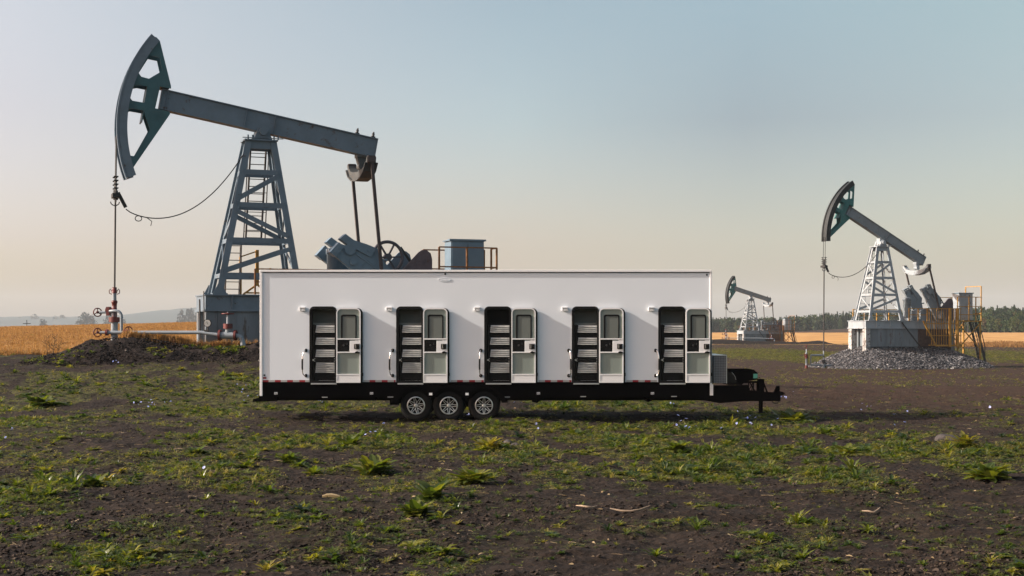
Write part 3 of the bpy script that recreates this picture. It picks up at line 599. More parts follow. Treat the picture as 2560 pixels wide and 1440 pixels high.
def rtop(x0, x1, z0, z1, r, n=8, both=False):
    """rectangle with rounded upper corners (and lower ones when both)"""
    pts = [(x0,z0),(x1,z0)] if not both else [(x0+r+r*math.cos(R(180+90*k/n)), z0+r+r*math.sin(R(180+90*k/n))) for k in range(n+1)]+[(x1-r+r*math.cos(R(270+90*k/n)), z0+r+r*math.sin(R(270+90*k/n))) for k in range(n+1)]
    pts += [(x1-r+r*math.cos(R(90*k/n)), z1-r+r*math.sin(R(90*k/n))) for k in range(n+1)]
    pts += [(x0+r+r*math.cos(R(90+90*k/n)), z1-r+r*math.sin(R(90+90*k/n))) for k in range(n+1)]
    return pts
DW = [0, 216.5, 436.5, 655.5, 871.5]
def trailer():
    T = thing('mobile_trailer', 'long white trailer with five open doors, black skirt and three axles', 'trailer', ((1215-1280)*TK, 33.9, 0))
    XL, XR, ZT, ZB = tx(651), tx(1778.5), tz(677), tz(955); D = 2.55
    # front wall with five round-topped openings, 5 cm thick
    outer = [(XL+.03,ZB)]
    for d in DW: outer += [(tx(776+d), ZB)] + [(x, z) for x, z in rtop(tx(776+d), tx(840+d), tz(955), tz(768), .10)[2:]][::-1] + [(tx(840+d), ZB)]
    outer += [(XR-.03,ZB),(XR-.03,ZT),(XL+.03,ZT)]
    w = MB(); w.plate(outer, [], 0, .05)
    w.box(XL+.03, XR-.03, D-.05, D, ZB, ZT).box(XL, XL+.03, .02, D-.02, ZB, ZT).box(XR-.03, XR, .02, D-.02, ZB, ZT)
    body = w.build('body', M_TW, T)
    MB().box(XL, XR, .0, D, ZT-.03, ZT+.01).build('roof', M_TW, T)
    MB().box(XL+.05, XR-.05, .05, D-.05, ZB-.02, ZB+.03).build('floor_pan', M_SKIRT, T)
    # trims: roof edge, corner posts
    g = MB().box(XL-.01, XR+.01, -.035, .0, tz(680.3), tz(674.8)).box(XL-.015, XL-.0, -.03, D+.02, tz(680.3), tz(674.8)); g.build('roof_trim', M_TRIM, T, bevel=.012)
    MB().box(XL+.06, XR-.05, -.012, -.002, tz(682.2), tz(680.6)).build('drip_rail', M_SEAL, T)
    MB().box(XL-.012, tx(656.5), -.022, 0, tz(990), tz(680.5)).build('corner_post', M_TRIM, T, bevel=.008)
    MB().box(tx(1774.5), XR+.012, -.022, 0, tz(988.5), tz(680.5)).build('corner_post', M_TRIM, T, bevel=.008)
    # black skirt and chassis
    s = MB().prism([(tx(656.5),tz(955)),(tx(1775),tz(955)),(tx(1775),tz(989)),(tx(1771),tz(992.5)),(tx(660),tz(993.5)),(tx(656.5),tz(991))], -.006, .06)
    s.build('skirt', M_SKIRT, T)
    c = MB().box(tx(640), tx(1790), .35, .5, tz(1003), tz(990)).box(tx(640), tx(1790), D-.5, D-.35, tz(1003), tz(990))
    for px in range(680, 1780, 70): c.box(tx(px), tx(px)+.07, .35, D-.35, tz(1000), tz(990))
    for px in (1300, 1312, 1345, 930, 1625): c.box(tx(px), tx(px)+.09, .1, .3, tz(1002), tz(985))
    c.tube([(tx(1330),.2,tz(1002)),(tx(1342),.2,tz(1006)),(tx(1350),.2,tz(1000))], .03, 8); c.tube([(tx(1612),.15,tz(997)),(tx(1622),.15,tz(1003)),(tx(1630),.15,tz(999))], .035, 8)
    c.box(tx(972), tx(995), .3, .45, tz(1014), tz(995)).box(tx(985),tx(1250),.42,.52,tz(1006),tz(996))
    c.build('chassis', M_SKIRT, T)
    MB().prism([(tx(630),tz(999)),(tx(652),tz(993)),(tx(690),tz(993)),(tx(690),tz(1003)),(tx(648),tz(1005)),(tx(630),tz(1005))], .1, D-.1).build('rear_bumper', M_SKIRT, T)
    # reflective tape
    def tape(pxa, pxb):
        px = pxa; k = 0 if pxa < 660 else 1
        while px < pxb-2:
            e = min(px+(14.5 if k % 2 == 0 else 16), pxb)
            MB().box(tx(px), tx(e), -.004, -.001, tz(955), tz(950)).build('reflector_tape', M_REDT if k % 2 == 0 else M_GREYT, T); px = e; k += 1
    tape(657, 773); tape(908, 989)
    for d in (216.5, 436.5, 655.5): tape(908+d+2, 773+DW[DW.index(d)+1])
    MB().box(tx(657.5), tx(666), -.006, -.001, tz(947), tz(942.5)).build('rear_marker', M_REDT, T)
    for px, py in ((661,938),(1113,685),(1767,687)): MB().lathe([(.022,-.012),(.022,0)], (tx(px),0,tz(py)), 'y', 10).build('vent_plug', M_SEAL, T)
    em = MB(); em.prism([(tx(1111)+.145*math.cos(R(15*k)), tz(699)+.042*math.sin(R(15*k))) for k in range(24)], -.006, 0); em.tube([(tx(1111)+.145*math.cos(R(15*k)), -.006, tz(699)+.042*math.sin(R(15*k))) for k in range(24)], .005, 5, closed=True)
    em.prism([(tx(1102),tz(700)),(tx(1106),tz(696.5)),(tx(1111),tz(700)),(tx(1115),tz(697)),(tx(1120),tz(700.5))], -.011, -.006); em.build('oval_emblem', M_TW, T)
    # ---- one doorway's parts, authored at the leftmost door and copied to the other four
    parts = []
    def P(mb, name, m, bevel=0): o = mb.build(name, m, T, bevel=bevel); parts.append(o); return o
    def SUB(mb, name, m, par, bevel=0): return mb.build(name, m, par, bevel=bevel)
    fr = MB().plate(rtop(tx(774), tx(842), tz(957), tz(766), .115), [rtop(tx(780.5), tx(837), tz(952), tz(772.5), .075)], -.03, .12); P(fr, 'door_frame', M_SEAL)
    cv = MB(); a, b_, zb_, zt_ = tx(776)-.25, tx(840)+.25, ZB+.03, tz(760)
    cv.box(a, b_, .42, .46, zb_, zt_).box(a-.03, a, .05, .46, zb_, zt_).box(b_, b_+.03, .05, .46, zb_, zt_).box(a, b_, .05, .46, zt_, zt_+.03)
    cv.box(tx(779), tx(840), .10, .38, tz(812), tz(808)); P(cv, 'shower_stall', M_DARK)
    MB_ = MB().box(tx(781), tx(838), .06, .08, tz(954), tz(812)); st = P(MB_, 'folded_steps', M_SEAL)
    sf = MB()
    for px in (784.5, 838.5): sf.bar((tx(px), .04, tz(952)), (tx(px), .04, tz(811)), .03, .05, up=(0,1,0))
    sf.box(tx(782), tx(840), .0, .035, tz(904.5), tz(895.5)); SUB(sf, 'step_frame', M_PLAST, st)
    for (za, zb2, n) in ((813, 831.5, 4), (844, 862, 4), (874, 892.5, 4), (906, 932, 6)):
        m_ = MB()
        for k in range(n):
            z0 = za+(zb2-za)*k/n; z1 = za+(zb2-za)*(k+.86)/n; sh = 2.5*(1-k/n)
            m_.prism([(.045-.02*k/n, tz(z0)), (.045-.02*k/n, tz(z0)-.008), (-.005-.02*k/n, tz(z1)), (.01-.02*k/n, tz(z1))], tx(788+sh), tx(839-sh*.2), 'yz')
        SUB(m_, 'step_tread', M_ALUL, st)
    pr = MB().lathe([(.018,-.07),(.018,0),(.028,0),(.028,.05)], (tx(784),.0,tz(900)), 'y', 12)
    for px, py in ((787,897),(787,903),(836,897),(836,903)): pr.lathe([(.009,-.005),(.009,.01)], (tx(px),-.003,tz(py)), 'y', 8)
    SUB(pr, 'step_pivot', M_ALU, st)
    P(MB().box(tx(778), tx(842), -.06, .06, tz(961.2), tz(957.6)), 'threshold', M_ALU, .006)
    P(MB().box(tx(796), tx(836), .06, .10, tz(952), tz(951)), 'threshold_seal', M_ALU)
    # door, swung right back
    Y1, Y0 = -.045, -.095
    dr = P(MB().prism(rtop(tx(846), tx(907), tz(957), tz(770.5), .12), Y1, -.022), 'door', M_SEAL)
    SUB(MB().prism(rtop(tx(843.5), tx(901), tz(955), tz(772.5), .10), Y0+.02, Y1), 'door_lining', M_DOORG, dr)
    SUB(MB().plate(rtop(tx(842), tx(902.5), tz(956.5), tz(770.5), .115), [rtop(tx(844.6), tx(899.8), tz(953), tz(773.2), .09)], Y0-.01, Y1), 'door_trim', M_TRIM, dr, .004)
    SUB(MB().plate(rtop(tx(853.5), tx(892.5), tz(846), tz(786.5), .045), [rtop(tx(857.5), tx(889.5), tz(846.0), tz(790.5), .028)], Y0+.0, Y0+.025), 'window_frame', M_SEAL, dr)
    SUB(MB().prism(rtop(tx(857), tx(890), tz(845), tz(790), .028), Y0+.012, Y0+.022), 'window_pane', M_GL, dr)
    SUB(MB().box(tx(844), tx(900.3), Y0-.012, Y0+.02, tz(849), tz(846)).box(tx(844), tx(900.3), Y0-.012, Y0+.02, tz(882.3), tz(879.3)), 'cross_rail', M_TRIM, dr, .004)
    SUB(MB().box(tx(844.5), tx(875), Y0+.005, Y0+.021, tz(879.2), tz(849.2)), 'screen_panel', M_PLAST, dr)
    SUB(MB().lathe([(.022,-.02),(.022,.01),(.006,.01)], (tx(860),Y0,tz(863)), 'y', 12).box(tx(868), tx(869), Y0-.008, Y0+.01, tz(862), tz(857)), 'screen_knob', M_STEELD, dr)
    SUB(MB().prism([(tx(875),tz(879.2)),(tx(900),tz(881)),(tx(900),tz(850.5)),(tx(891),tz(850.5)),(tx(888),tz(852)),(tx(875.5),tz(852))], Y0-.006, Y0+.021), 'latch_plate', M_TRIM, dr, .004)
    SUB(MB().box(tx(886.5), tx(900), Y0-.03, Y0-.006, tz(872.5), tz(859.5)), 'latch', M_PLAST, dr, .006)
    SUB(MB().box(tx(889), tx(891.5), Y0-.036, Y0-.030, tz(871), tz(860.5)), 'latch_spring', M_CHROME, dr)
    SUB(MB().prism([(tx(888.5),tz(880)),(tx(894),tz(877.5)),(tx(901),tz(880)),(tx(901),tz(882.8)),(tx(890),tz(882.5))], Y0-.05, Y0-.012), 'handle', M_PLAST, dr)
    SUB(MB().box(tx(844.8), tx(899.6), Y0-.004, Y0+.021, tz(952.8), tz(936.5)).box(tx(844.8), tx(899.6), Y0-.012, Y0+.0, tz(937.5), tz(934.8)), 'kick_plate', M_TRIM, dr, .004)
    SUB(MB().box(tx(905), tx(908), -.05, -.01, tz(940), tz(932)).box(tx(905.5), tx(907.5), -.04, -.01, tz(867), tz(864)), 'hinge', M_SEAL, dr)
    lamp = P(MB().box(tx(749.5), tx(764), -.075, 0, tz(770), tz(768)).box(tx(749.5), tx(751), -.06, 0, tz(777), tz(770)).box(tx(762.5), tx(764), -.06, 0, tz(777), tz(770)).box(tx(751), tx(762.5), -.06, 0, tz(777), tz(775.8)), 'porch_light', M_TRIM, .004)
    SUB(MB().box(tx(751.2), tx(762.3), -.055, -.002, tz(775.6), tz(770.2)), 'lens', M_LENS, lamp)
    hz = [tz(876), tz(889), tz(897), tz(931), tz(938), tz(940)]
    h = MB().tube([(0,0,tz(876)),(0,-.05,tz(876.5)),(0,-.085,tz(881)),(0,-.105,tz(892)),(0,-.11,tz(902)),(0,-.11,tz(920)),(0,-.105,tz(930)),(0,-.085,tz(936.5)),(0,-.05,tz(938.5)),(0,0,tz(939))], .014, 10)
    hd = h.build('grab_handle', M_CHROME, T, (tx(766),0,0), (0,0,R(-52))); 
    MB().tube([(0,-.106,tz(897)),(0,-.112,tz(903)),(0,-.112,tz(918)),(0,-.108,tz(924))], .021, 10).build('grip', M_SEAL, hd)
    MB().lathe([(.035,-.035),(.042,-.02),(.042,0)], (0,0,tz(876)), 'y', 12).lathe([(.035,-.035),(.042,-.02),(.042,0)], (0,0,tz(939)), 'y', 12).build('bracket', M_SEAL, hd)
    for k, d in enumerate(DW[1:]):
        for o in parts:
            c_ = copy_tree(o, T); c_.location.x = d*TK
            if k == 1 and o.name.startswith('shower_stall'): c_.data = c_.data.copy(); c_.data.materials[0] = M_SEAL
        c_ = copy_tree(hd, T); c_.location.x = tx(766+d); c_.rotation_euler.z = R((-42,-16,26,55)[k])
    # side markers
    for px in (690, 929, 1346, 1631):
        m = MB().box(tx(px-4), tx(px+4), -.014, -.006, tz(986), tz(980.5)).build('marker_sticker', M_LENS, T)
        MB().box(tx(px-2.5), tx(px-.8), -.016, -.014, tz(984.6), tz(982)).box(tx(px+.8), tx(px+2.8), -.016, -.014, tz(985.3), tz(983.4)).build('print', M_SEAL, m)
    for px, py in ((812,993),(976,992.5),(1268,992.5),(1458,991.3),(1685,991)): MB().box(tx(px-7), tx(px+7), -.02, -.006, tz(py+1), tz(py-1)).build('marker_light', M_GREYT, T)
    for px in (1077.5, 1168): MB().box(tx(px-4), tx(px+4), -.128, -.113, tz(987.5), tz(981.5)).build('fender_light', M_LENS, T)
    MB().box(tx(1775.5), tx(1782.5), -.03, -.0, tz(988.5), tz(960)).build('front_marker_strip', M_TRIM, T)
    # fender over the three wheels
    WX = (1040, 1122, 1210); zc = tz(1014)
    def arch(r): 
        pts = []
        for k, px in enumerate(WX):
            for a_ in range(172, 7, -6):
                x, z = tx(px)+r*math.cos(R(a_)), zc+r*math.sin(R(a_))
                if k < 2 and x > (tx(px)+tx(WX[k+1]))/2: continue
                if k > 0 and x < (tx(px)+tx(WX[k-1]))/2: continue
                pts.append((x, z))
        return pts
    top = [(tx(979),tz(1006)),(tx(984),tz(995)),(tx(995),tz(981)),(tx(1008),tz(971)),(tx(1026),tz(963.5)),(tx(1050),tz(962.5)),(tx(1122),tz(964)),(tx(1195),tz(962.5)),(tx(1222),tz(963.5)),(tx(1240),tz(970)),(tx(1253),tz(981)),(tx(1264),tz(995)),(tx(1270),tz(1006))]
    f = MB().prism(top[::-1]+arch(.425), -.115, -.075)
    n = len(top)
    f.add([(x,-.115,z) for x,z in top]+[(x,.30,z) for x,z in top], [(i,i+1,n+i+1,n+i) for i in range(n-1)])
    f.build('fender', M_SKIRT, T, bevel=.01)
    rr_ = []
    for k, px in enumerate(WX):
        wl = obj('wheel', None, T, (tx(px), .11, zc)); wl.empty_display_size = .2
        MB().lathe([(.20,-.10),(.235,-.115),(.30,-.125),(.345,-.115),(.368,-.09),(.378,-.05),(.380,0),(.378,.05),(.368,.09),(.30,.125),(.20,.1)], (0,0,0), 'y', 40, False).build('tyre', M_TYRE, wl)
        rm = MB().lathe([(.190,-.115),(.214,-.122),(.217,-.112),(.205,-.10),(.198,-.05),(.195,.06)], (0,0,0), 'y', 40, False)
        ph = (11, 0, 0)[k]
        for q in range(8):
            a_ = R(45*q+ph); ca, sa = math.cos(a_), math.sin(a_)
            for s in (-1, 1):
                i_ = (.055*ca-s*.030*sa, -.095, .055*sa+s*.030*ca); o_ = (.198*ca-s*.013*sa, -.110, .198*sa+s*.013*ca); rm.bar(i_, o_, .013, .02, up=(0,1,0))
        rm.build('rim', M_ALU, wl)
        MB().lathe([(.0,-.06),(.19,-.055),(.195,.05)], (0,0,0), 'y', 30, False).build('wheel_dish', M_PLAST, wl)
        hb = MB().lathe([(.03,-.125),(.048,-.12),(.05,-.09),(.05,-.06)], (0,0,0), 'y', 20); hb.build('hub_cap', M_ALU, wl)
        nt_ = MB()
        for q in range(8): a_ = R(45*q+ph+22); nt_.lathe([(.006,-.105),(.010,-.10),(.010,-.06)], (.076*math.cos(a_),0,.076*math.sin(a_)), 'y', 8)
        nt_.build('wheel_nut', M_ALU, wl); MB().lathe([(.085,-.085),(.085,-.05)], (0,0,0), 'y', 20).build('hub_face', M_STEELD, wl)
        rr_.append(wl)
    for w_ in rr_:
        c_ = copy_tree(w_, T); c_.location.y = D-.11; c_.rotation_euler.z = math.pi
    MB().box(tx(1030), tx(1220), .4, .5, zc-.05, zc+.12).tube([(tx(1040),.1,zc),(tx(1040),D-.1,zc)], .05, 8).tube([(tx(1122),.1,zc),(tx(1122),D-.1,zc)], .05, 8).tube([(tx(1210),.1,zc),(tx(1210),D-.1,zc)], .05, 8).box(tx(985), tx(1250), .35, .45, tz(1010), tz(998)).build('axle', M_SKIRT, T)
    # ---- the drawbar end
    MB().prism([(tx(1760),tz(964)),(tx(1872),tz(963)),(tx(1872),tz(975)),(tx(1952),tz(986)),(tx(1952),tz(1003)),(tx(1862),tz(1003)),(tx(1800),tz(1008)),(tx(1748),tz(999))], .02, .14).build('drawbar', M_SKIRT, T)
    MB().bar((tx(1790),D-.1,tz(993)), (tx(1948),.3,tz(993)), .1, .2).build('drawbar', M_SKIRT, T)
    tb = MB().box(tx(1785), tx(1817.5), .08, 2.2, tz(958.5), tz(889.5)).build('toolbox', M_DIAM, T)
    MB().box(tx(1784.8), tx(1818.2), .06, 2.22, tz(889.5), tz(887.8)).box(tx(1816.6), tx(1818.4), .06, .08, tz(958.5), tz(889.5)).build('lid', M_ALU, tb)
    ge = MB().prism([(tx(1818.5),tz(960)),(tx(1818.5),tz(924.5)),(tx(1888),tz(924.5)),(tx(1891),tz(928)),(tx(1897),tz(932)),(tx(1897),tz(950)),(tx(1872),tz(953)),(tx(1855),tz(963)),(tx(1822),tz(963))], .15, 1.2).build('generator', M_SKIRT, T, bevel=.01)
    MB().prism([(tx(1819),tz(958)),(tx(1819),tz(931)),(tx(1830),tz(931)),(tx(1836),tz(935)),(tx(1842),tz(944)),(tx(1844),tz(958))], .135, .15).build('side_panel', M_PLAST, ge)
    MB().tube([(tx(1832),.13,tz(931.5)),(tx(1836),.13,tz(936)),(tx(1840),.13,tz(942)),(tx(1842),.13,tz(950))], .006, 6).build('panel_edge', M_GREYT, ge)
    MB().box(tx(1886), tx(1896), .13, .15, tz(946), tz(935)).build('label_plate', M_GRNL, ge)
    rk = MB(); fy = .25
    rk.bar((tx(1856),fy,tz(956)), (tx(1898),fy,tz(956)), .05, .05).bar((tx(1856),fy,tz(980)), (tx(1898),fy,tz(980)), .05, .05)
    for px in (1858, 1876, 1888, 1897): rk.bar((tx(px),fy,tz(981)), (tx(px),fy,tz(955)), .025, .025, up=(0,1,0))
    for a, b_ in (((1858,962),(1873,979)), ((1876,979),(1888,957)), ((1879,957),(1896,984)), ((1884,980),(1886,965))): rk.bar((tx(a[0]),fy+.03,tz(a[1])), (tx(b_[0]),fy+.03,tz(b_[1])), .02, .03, up=(0,1,0))
    rk.build('battery_rack', M_SKIRT, T)
    jk = MB().box(tx(1900), tx(1909), .10, .19, tz(1032.5), tz(950)).box(tx(1897), tx(1912), .06, .23, tz(990), tz(948.5)).box(tx(1898), tx(1912), .05, .24, tz(1033.5), tz(1031.5)).prism([(tx(1909),tz(955)),(tx(1912),tz(955)),(tx(1925),tz(988)),(tx(1921),tz(988))], .12, .16).box(tx(1899),tx(1912),.07,.22,tz(951.5),tz(948))
    jk.build('jack_stand', M_SKIRT, T)
    cp = MB().prism([(tx(1936),tz(987)),(tx(1945),tz(966)),(tx(1951.5),tz(965)),(tx(1951.5),tz(1003)),(tx(1936),tz(1003))], .1, .26).prism([(tx(1951),tz(978)),(tx(1959),tz(980)),(tx(1964),tz(983)),(tx(1963),tz(986)),(tx(1957),tz(989)),(tx(1951),tz(989))], .08, .28)
    cp.build('coupler', M_SKIRT, T, bevel=.01)
    MB().tube([(tx(1932),.12,tz(1003)),(tx(1935),.12,tz(1007)),(tx(1940),.12,tz(1009)),(tx(1946),.12,tz(1008)),(tx(1950),.12,tz(1003))], .013, 6).build('safety_chain', M_STEELD, T)
    return T
trailer()

# ---------------------------------------------------------------- wellheads
def wheel(mb, c, r, axis, tube=.022):
    f = {'x': lambda a: (0, r*math.cos(a), r*math.sin(a)), 'y': lambda a: (r*math.cos(a), 0, r*math.sin(a)), 'z': lambda a: (r*math.cos(a), r*math.sin(a), 0)}[axis]
    mb.tube([tuple(Vector(c)+Vector(f(2*math.pi*k/20))) for k in range(20)], tube, 6, closed=True)
    for k in range(3): mb.bar(c, Vector(c)+Vector(f(R(90+120*k))), tube*1.3, tube*1.3)
    mb.lathe([(.05,-.04),(.05,.04)], c, axis, 10)
def wellhead(label, loc, rz, line=4.3, full=True):
    t = thing('wellhead', label, 'oil wellhead', loc, rz, 'wellheads')
    MB().lathe([(.125,-.8),(.125,1.02)], (0,0,0), 'z', 20).build('casing', M_PIPE, t)
    b = MB().lathe([(.20,.84),(.20,1.02)], (0,0,0), 'z', 20).lathe([(.10,1.02),(.10,1.22),(.12,1.22),(.12,1.30),(.09,1.3),(.09,1.52),(.11,1.54),(.11,1.62),(.07,1.64)], (0,0,0), 'z', 16).lathe([(.10,1.9),(.10,2.0),(.085,2.0),(.085,2.12)], (0,0,0), 'z', 16)
    for s in (-1, 1): b.tube([(s*.09,0,1.96),(s*.16,0,2.06),(s*.20,0,2.0),(s*.19,0,1.90),(s*.1,0,1.86)], .016, 6)
    b.lathe([(.09,-.14),(.09,.14)], (-.18,0,1.28), 'x', 12).box(-.28,-.16,-.1,.1,1.08,1.4)
    b.build('valve_body', M_RED, t)
    MB().lathe([(.075,1.62),(.075,1.92)], (0,0,0), 'z', 14).lathe([(.1,1.04),(.1,1.25)], (0,0,0), 'z', 14).build('stuffing_box', M_PIPE, t)
    for z, nm in ((1.20,'upper'),(.46,'lower')):
        MB().tube([(-.55,0,z),(-.2,0,z)], .05, 10).build('valve_stem', M_PIPE, t)
        w = MB(); wheel(w, (-.64,0,z), .15, 'x'); w.rot(R(-52), 'Z', (-.64,0,z)); w.build('hand_wheel', M_RED, t)
    p = MB().tube([(-.22,-.02,1.24),(.0,-.13,1.25)]+[(.12+.20*math.sin(R(15*k)), -.14, 1.05+.20*math.cos(R(15*k))) for k in range(7)]+[(.32,-.14,.47)], .055, 12)
    p.tube([(-.22,-.16,.46),(line*.78,-.16,.46),(line*.83,-.16,.46),(line+.05,-.16,.36)], .066, 12); p.build('flow_pipe', M_PIPE, t)
    fl = MB()
    for x in (-.22, .48, .58): fl.lathe([(.12,-.04),(.12,.04)], (x,-.16,.46), 'x', 14)
    wheel(fl, (.5,.10,.52), .15, 'y'); fl.bar((.5,-.16,.46),(.5,.1,.52),.05,.05); fl.build('flange', M_RED, t)
    v = MB().tube([(line+.0,-.16,.36),(line+.62,-.16,.36)], .13, 14).lathe([(.10,.38),(.10,.62)], (line+.32,-.16,0), 'z', 12).lathe([(.06,.66),(.05,1.05),(.03,1.2)], (line+.32,-.16,0), 'z', 10)
    v.tube([(line+.55,-.16,.36),(line+.78,-.16,.30),(line+.88,-.16,.10),(line+.88,-.16,-1.1)], .095, 14); v.build('gate_valve', M_PIPE, t)
    r = MB().lathe([(.17,.60),(.17,.78)], (line+.32,-.16,0), 'z', 16).lathe([(.20,-.04),(.20,.04)], (line+.02,-.16,.36), 'x', 16).lathe([(.19,-.04),(.19,.04)], (line+.60,-.16,.36), 'x', 16); wheel(r, (line+.32,-.16,1.14), .21, 'z', .026); r.build('valve_flange', M_RED, t)
    if full:
        g = MB().lathe([(.135,-.05),(.14,-.06),(.14,.03),(.02,.03)], (line-.42,-.2,.80), 'y', 20).tube([(line-.42,-.18,.69),(line-.42,-.18,.42)], .025, 8).box(line-.55,line-.38,-.21,-.15,.5,.56).build('pressure_gauge', M_STEELD, t)
        d = MB().lathe([(.0,-.053),(.122,-.053)], (line-.42,-.2,.80), 'y', 20).build('dial', M_GLASS, g)
        MB().bar((line-.44,-.257,.86),(line-.41,-.257,.76),.012,.004,up=(0,1,0)).build('needle', M_BLACK, g)
    return t
def on_pump(loc, rz, x, y=0.0): return (loc[0]+x*math.cos(rz)-y*math.sin(rz), loc[1]+x*math.sin(rz)+y*math.cos(rz))
wx, wy = on_pump((-9.526,54.2), R(21), -5.44)
wellhead('red and grey wellhead with hand wheels beside the largest pump jack', (wx, wy, 1.62), R(-5.5), 4.0)
w2 = on_pump(PR, R(23), -5.44); g2 = float(smooth_h(w2[0], w2[1]))
def small_well(label, loc, rz):
    t = thing('wellhead', label, 'oil wellhead', loc, rz, 'wellheads')
    MB().lathe([(.26,-.3),(.26,.5)], (0,0,0), 'z', 16).lathe([(.10,.9),(.10,2.3)], (0,0,0), 'z', 12).build('casing', M_PIPE, t)
    b = MB().lathe([(.42,.45),(.42,.6),(.2,.62),(.2,.95)], (0,0,0), 'z', 16).lathe([(.16,1.3),(.16,1.42)], (0,0,0), 'z', 12).lathe([(.14,2.1),(.14,2.5)], (0,0,0), 'z', 12).box(-.35,.35,-.14,.14,.65,.85)
    b.build('valve_body', M_STEELD, t)
    MB().tube([(-.2,0,1.5),(-2.2,-.2,1.5)], .12, 10).tube([(-2.2,-.2,1.5),(-2.2,-.2,.25),(-.2,0,.2)], .12, 10).tube([(.2,0,.2),(2.4,-.2,.2)], .09, 10).build('flow_pipe', M_PIPE, t)
    MB().lathe([(.16,-.3),(.16,1.7),(.22,1.7),(.22,1.8),(.1,1.8),(.1,2.3)], (-2.9,-.2,0), 'z', 14).build('riser', M_PIPE, t)
    t.scale = (.5, .5, .6)
    MB().lathe([(.26,1.1),(.26,1.6)], (-2.9,-.2,0), 'z', 12).build('valve_body', M_RED, t); MB().lathe([(.24,-.3),(.24,.1)], (-2.9,-.2,.1), 'z', 12).build('flange', M_RED, t)
    r = MB().lathe([(.06,2.3),(.06,2.9)], (-2.9,-.2,0), 'z', 8); wheel(r, (-2.9,-.2,2.7), .36, 'z', .035); r.build('hand_wheel', M_RED, t)
    r = MB(); wheel(r, (-3.2,-.2,1.5), .22, 'x', .03); r.build('hand_wheel', M_RED, t)
    return t
small_well('rust-red wellhead with a tall riser beside the grey gravel heap', (w2[0], w2[1], g2+.1), R(10))
w3 = on_pump(PF, R(24), -5.44)
wellhead('tiny wellhead and pipe beside the most distant pump jack', (w3[0], w3[1], float(smooth_h(*w3))+.6), R(-8), 8.0, False)

# ---------------------------------------------------------------- earth mounds and the gravel heap
def mound(name, x0, x1, y0, y1, hfun, m, step=.12, seed=60, rough=1.0):
    xx = np.arange(x0, x1, step); yy = np.arange(y0, y1, step); X, Y = np.meshgrid(xx, yy)
    h = hfun(X, Y); Z = smooth_h(X, Y)+h+np.minimum(h*1.6, .4)*((fbm(X*1.3, Y*1.3, seed, 4)-.5)*.75*rough+(fbm(X*5, Y*5, seed+5, 3)-.5)*.30*rough)-.10
    V = np.stack([X, Y, Z], -1).reshape(-1, 3); i = np.arange(len(yy)*len(xx)).reshape(len(yy), len(xx))
    F = np.stack([i[:-1,:-1], i[:-1,1:], i[1:,1:], i[1:,:-1]], -1).reshape(-1, 4)
    keep = (h.reshape(-1)[F] > .0).any(1); me = raw_mesh(name, V, F[keep], m, None, True)
    a = me.attributes.new('veg', 'FLOAT', 'POINT'); a.data.foreach_set('value', np.full(len(V), .12, np.float32))
    return obj(name, me, kind='structure'), (lambda x, y: smooth_h(x, y)+hfun(np.asarray(x), np.asarray(y))-.08)
def berm_h(X, Y):
    yc = 51.6+.06*(X+14); crest = np.interp(X, [-17.6,-16.2,-15.2,-14.5,-13.2,-12.2,-11.2,-10.2,-9.2,-7.5,-4], [0,.26,.66,.76,.72,.55,.42,.42,.56,.52,0])
    wd = np.where(Y < yc, 2.6, 1.5); return crest*np.clip(1-((Y-yc)/wd)**2, 0, 1)**1.2
_, berm_z = mound('dirt_mound', -18, -3.8, 48.4, 53.6, berm_h, shade_soil, .07, 60, 1.5)
gx, gy = on_pump(PR, R(23), 1.9)
def gravel_h(X, Y):
    c, s = math.cos(R(23)), math.sin(R(23)); a = (X-gx)*c+(Y-gy)*s; b = -(X-gx)*s+(Y-gy)*c
    d = np.sqrt((np.maximum(np.abs(a)-3.4, 0)/3.9)**2+(np.maximum(np.abs(b)-.8, 0)/4.6)**2)
    return 1.75*np.clip(1-d, 0, 1)**.9
M_GRAV = mat('grey_gravel', (.10,.098,.103), .85, var=.5, scale=9, bump=1.0, bscale=9)
gobj, grav_z = mound('gravel_mound', gx-10, gx+10, gy-8.5, gy+8.5, gravel_h, M_GRAV, .22, 70)
fx, fy = on_pump(PF, R(24), 0)
mound('dirt_mound', fx-14, fx+16, fy-9, fy-.0, lambda X, Y: np.interp(X-fx, [-13,-8,-5,0,6,9,12,15], [0,.9,.95,.55,.5,.4,.7,0])*np.clip(1-((Y-fy+4)/4)**2, 0, 1), shade_soil, .4, 80)
# loose stones on the gravel heap
def stone_templates(n=6, seed=1):
    r = np.random.default_rng(seed); T = []
    base = np.array([(1,0,0),(0,1,0),(-1,0,0),(0,-1,0),(.5,.5,.8),(-.5,.5,.75),(-.5,-.5,.8),(.5,-.5,.7),(0,0,-.5)], float)
    F = np.array([(0,1,4),(1,5,4),(1,2,5),(2,6,5),(2,3,6),(3,7,6),(3,0,7),(0,4,7),(4,5,6),(4,6,7),(1,0,8),(2,1,8),(3,2,8),(0,3,8)])
    for k in range(n):
        v = base*(1+r.uniform(-.3,.3,base.shape)); v[:,2] *= r.uniform(.5,.95); T.append((v, F, np.zeros(len(v))))
    return T
STN = stone_templates()
def tintmat(name, stops, rough=.85):
    m = bpy.data.materials.new(name); m.use_nodes = True; t = m.node_tree; p = t.nodes['Principled BSDF']; p.inputs['Roughness'].default_value = rough; p.inputs['Specular IOR Level'].default_value = .25
    a = N(t,'ShaderNodeAttribute'); a.attribute_name = 'tint'; r_ = ramp(t, stops); t.links.new(a.outputs['Fac'], r_.inputs[0]); t.links.new(r_.outputs[0], p.inputs['Base Color']); return m
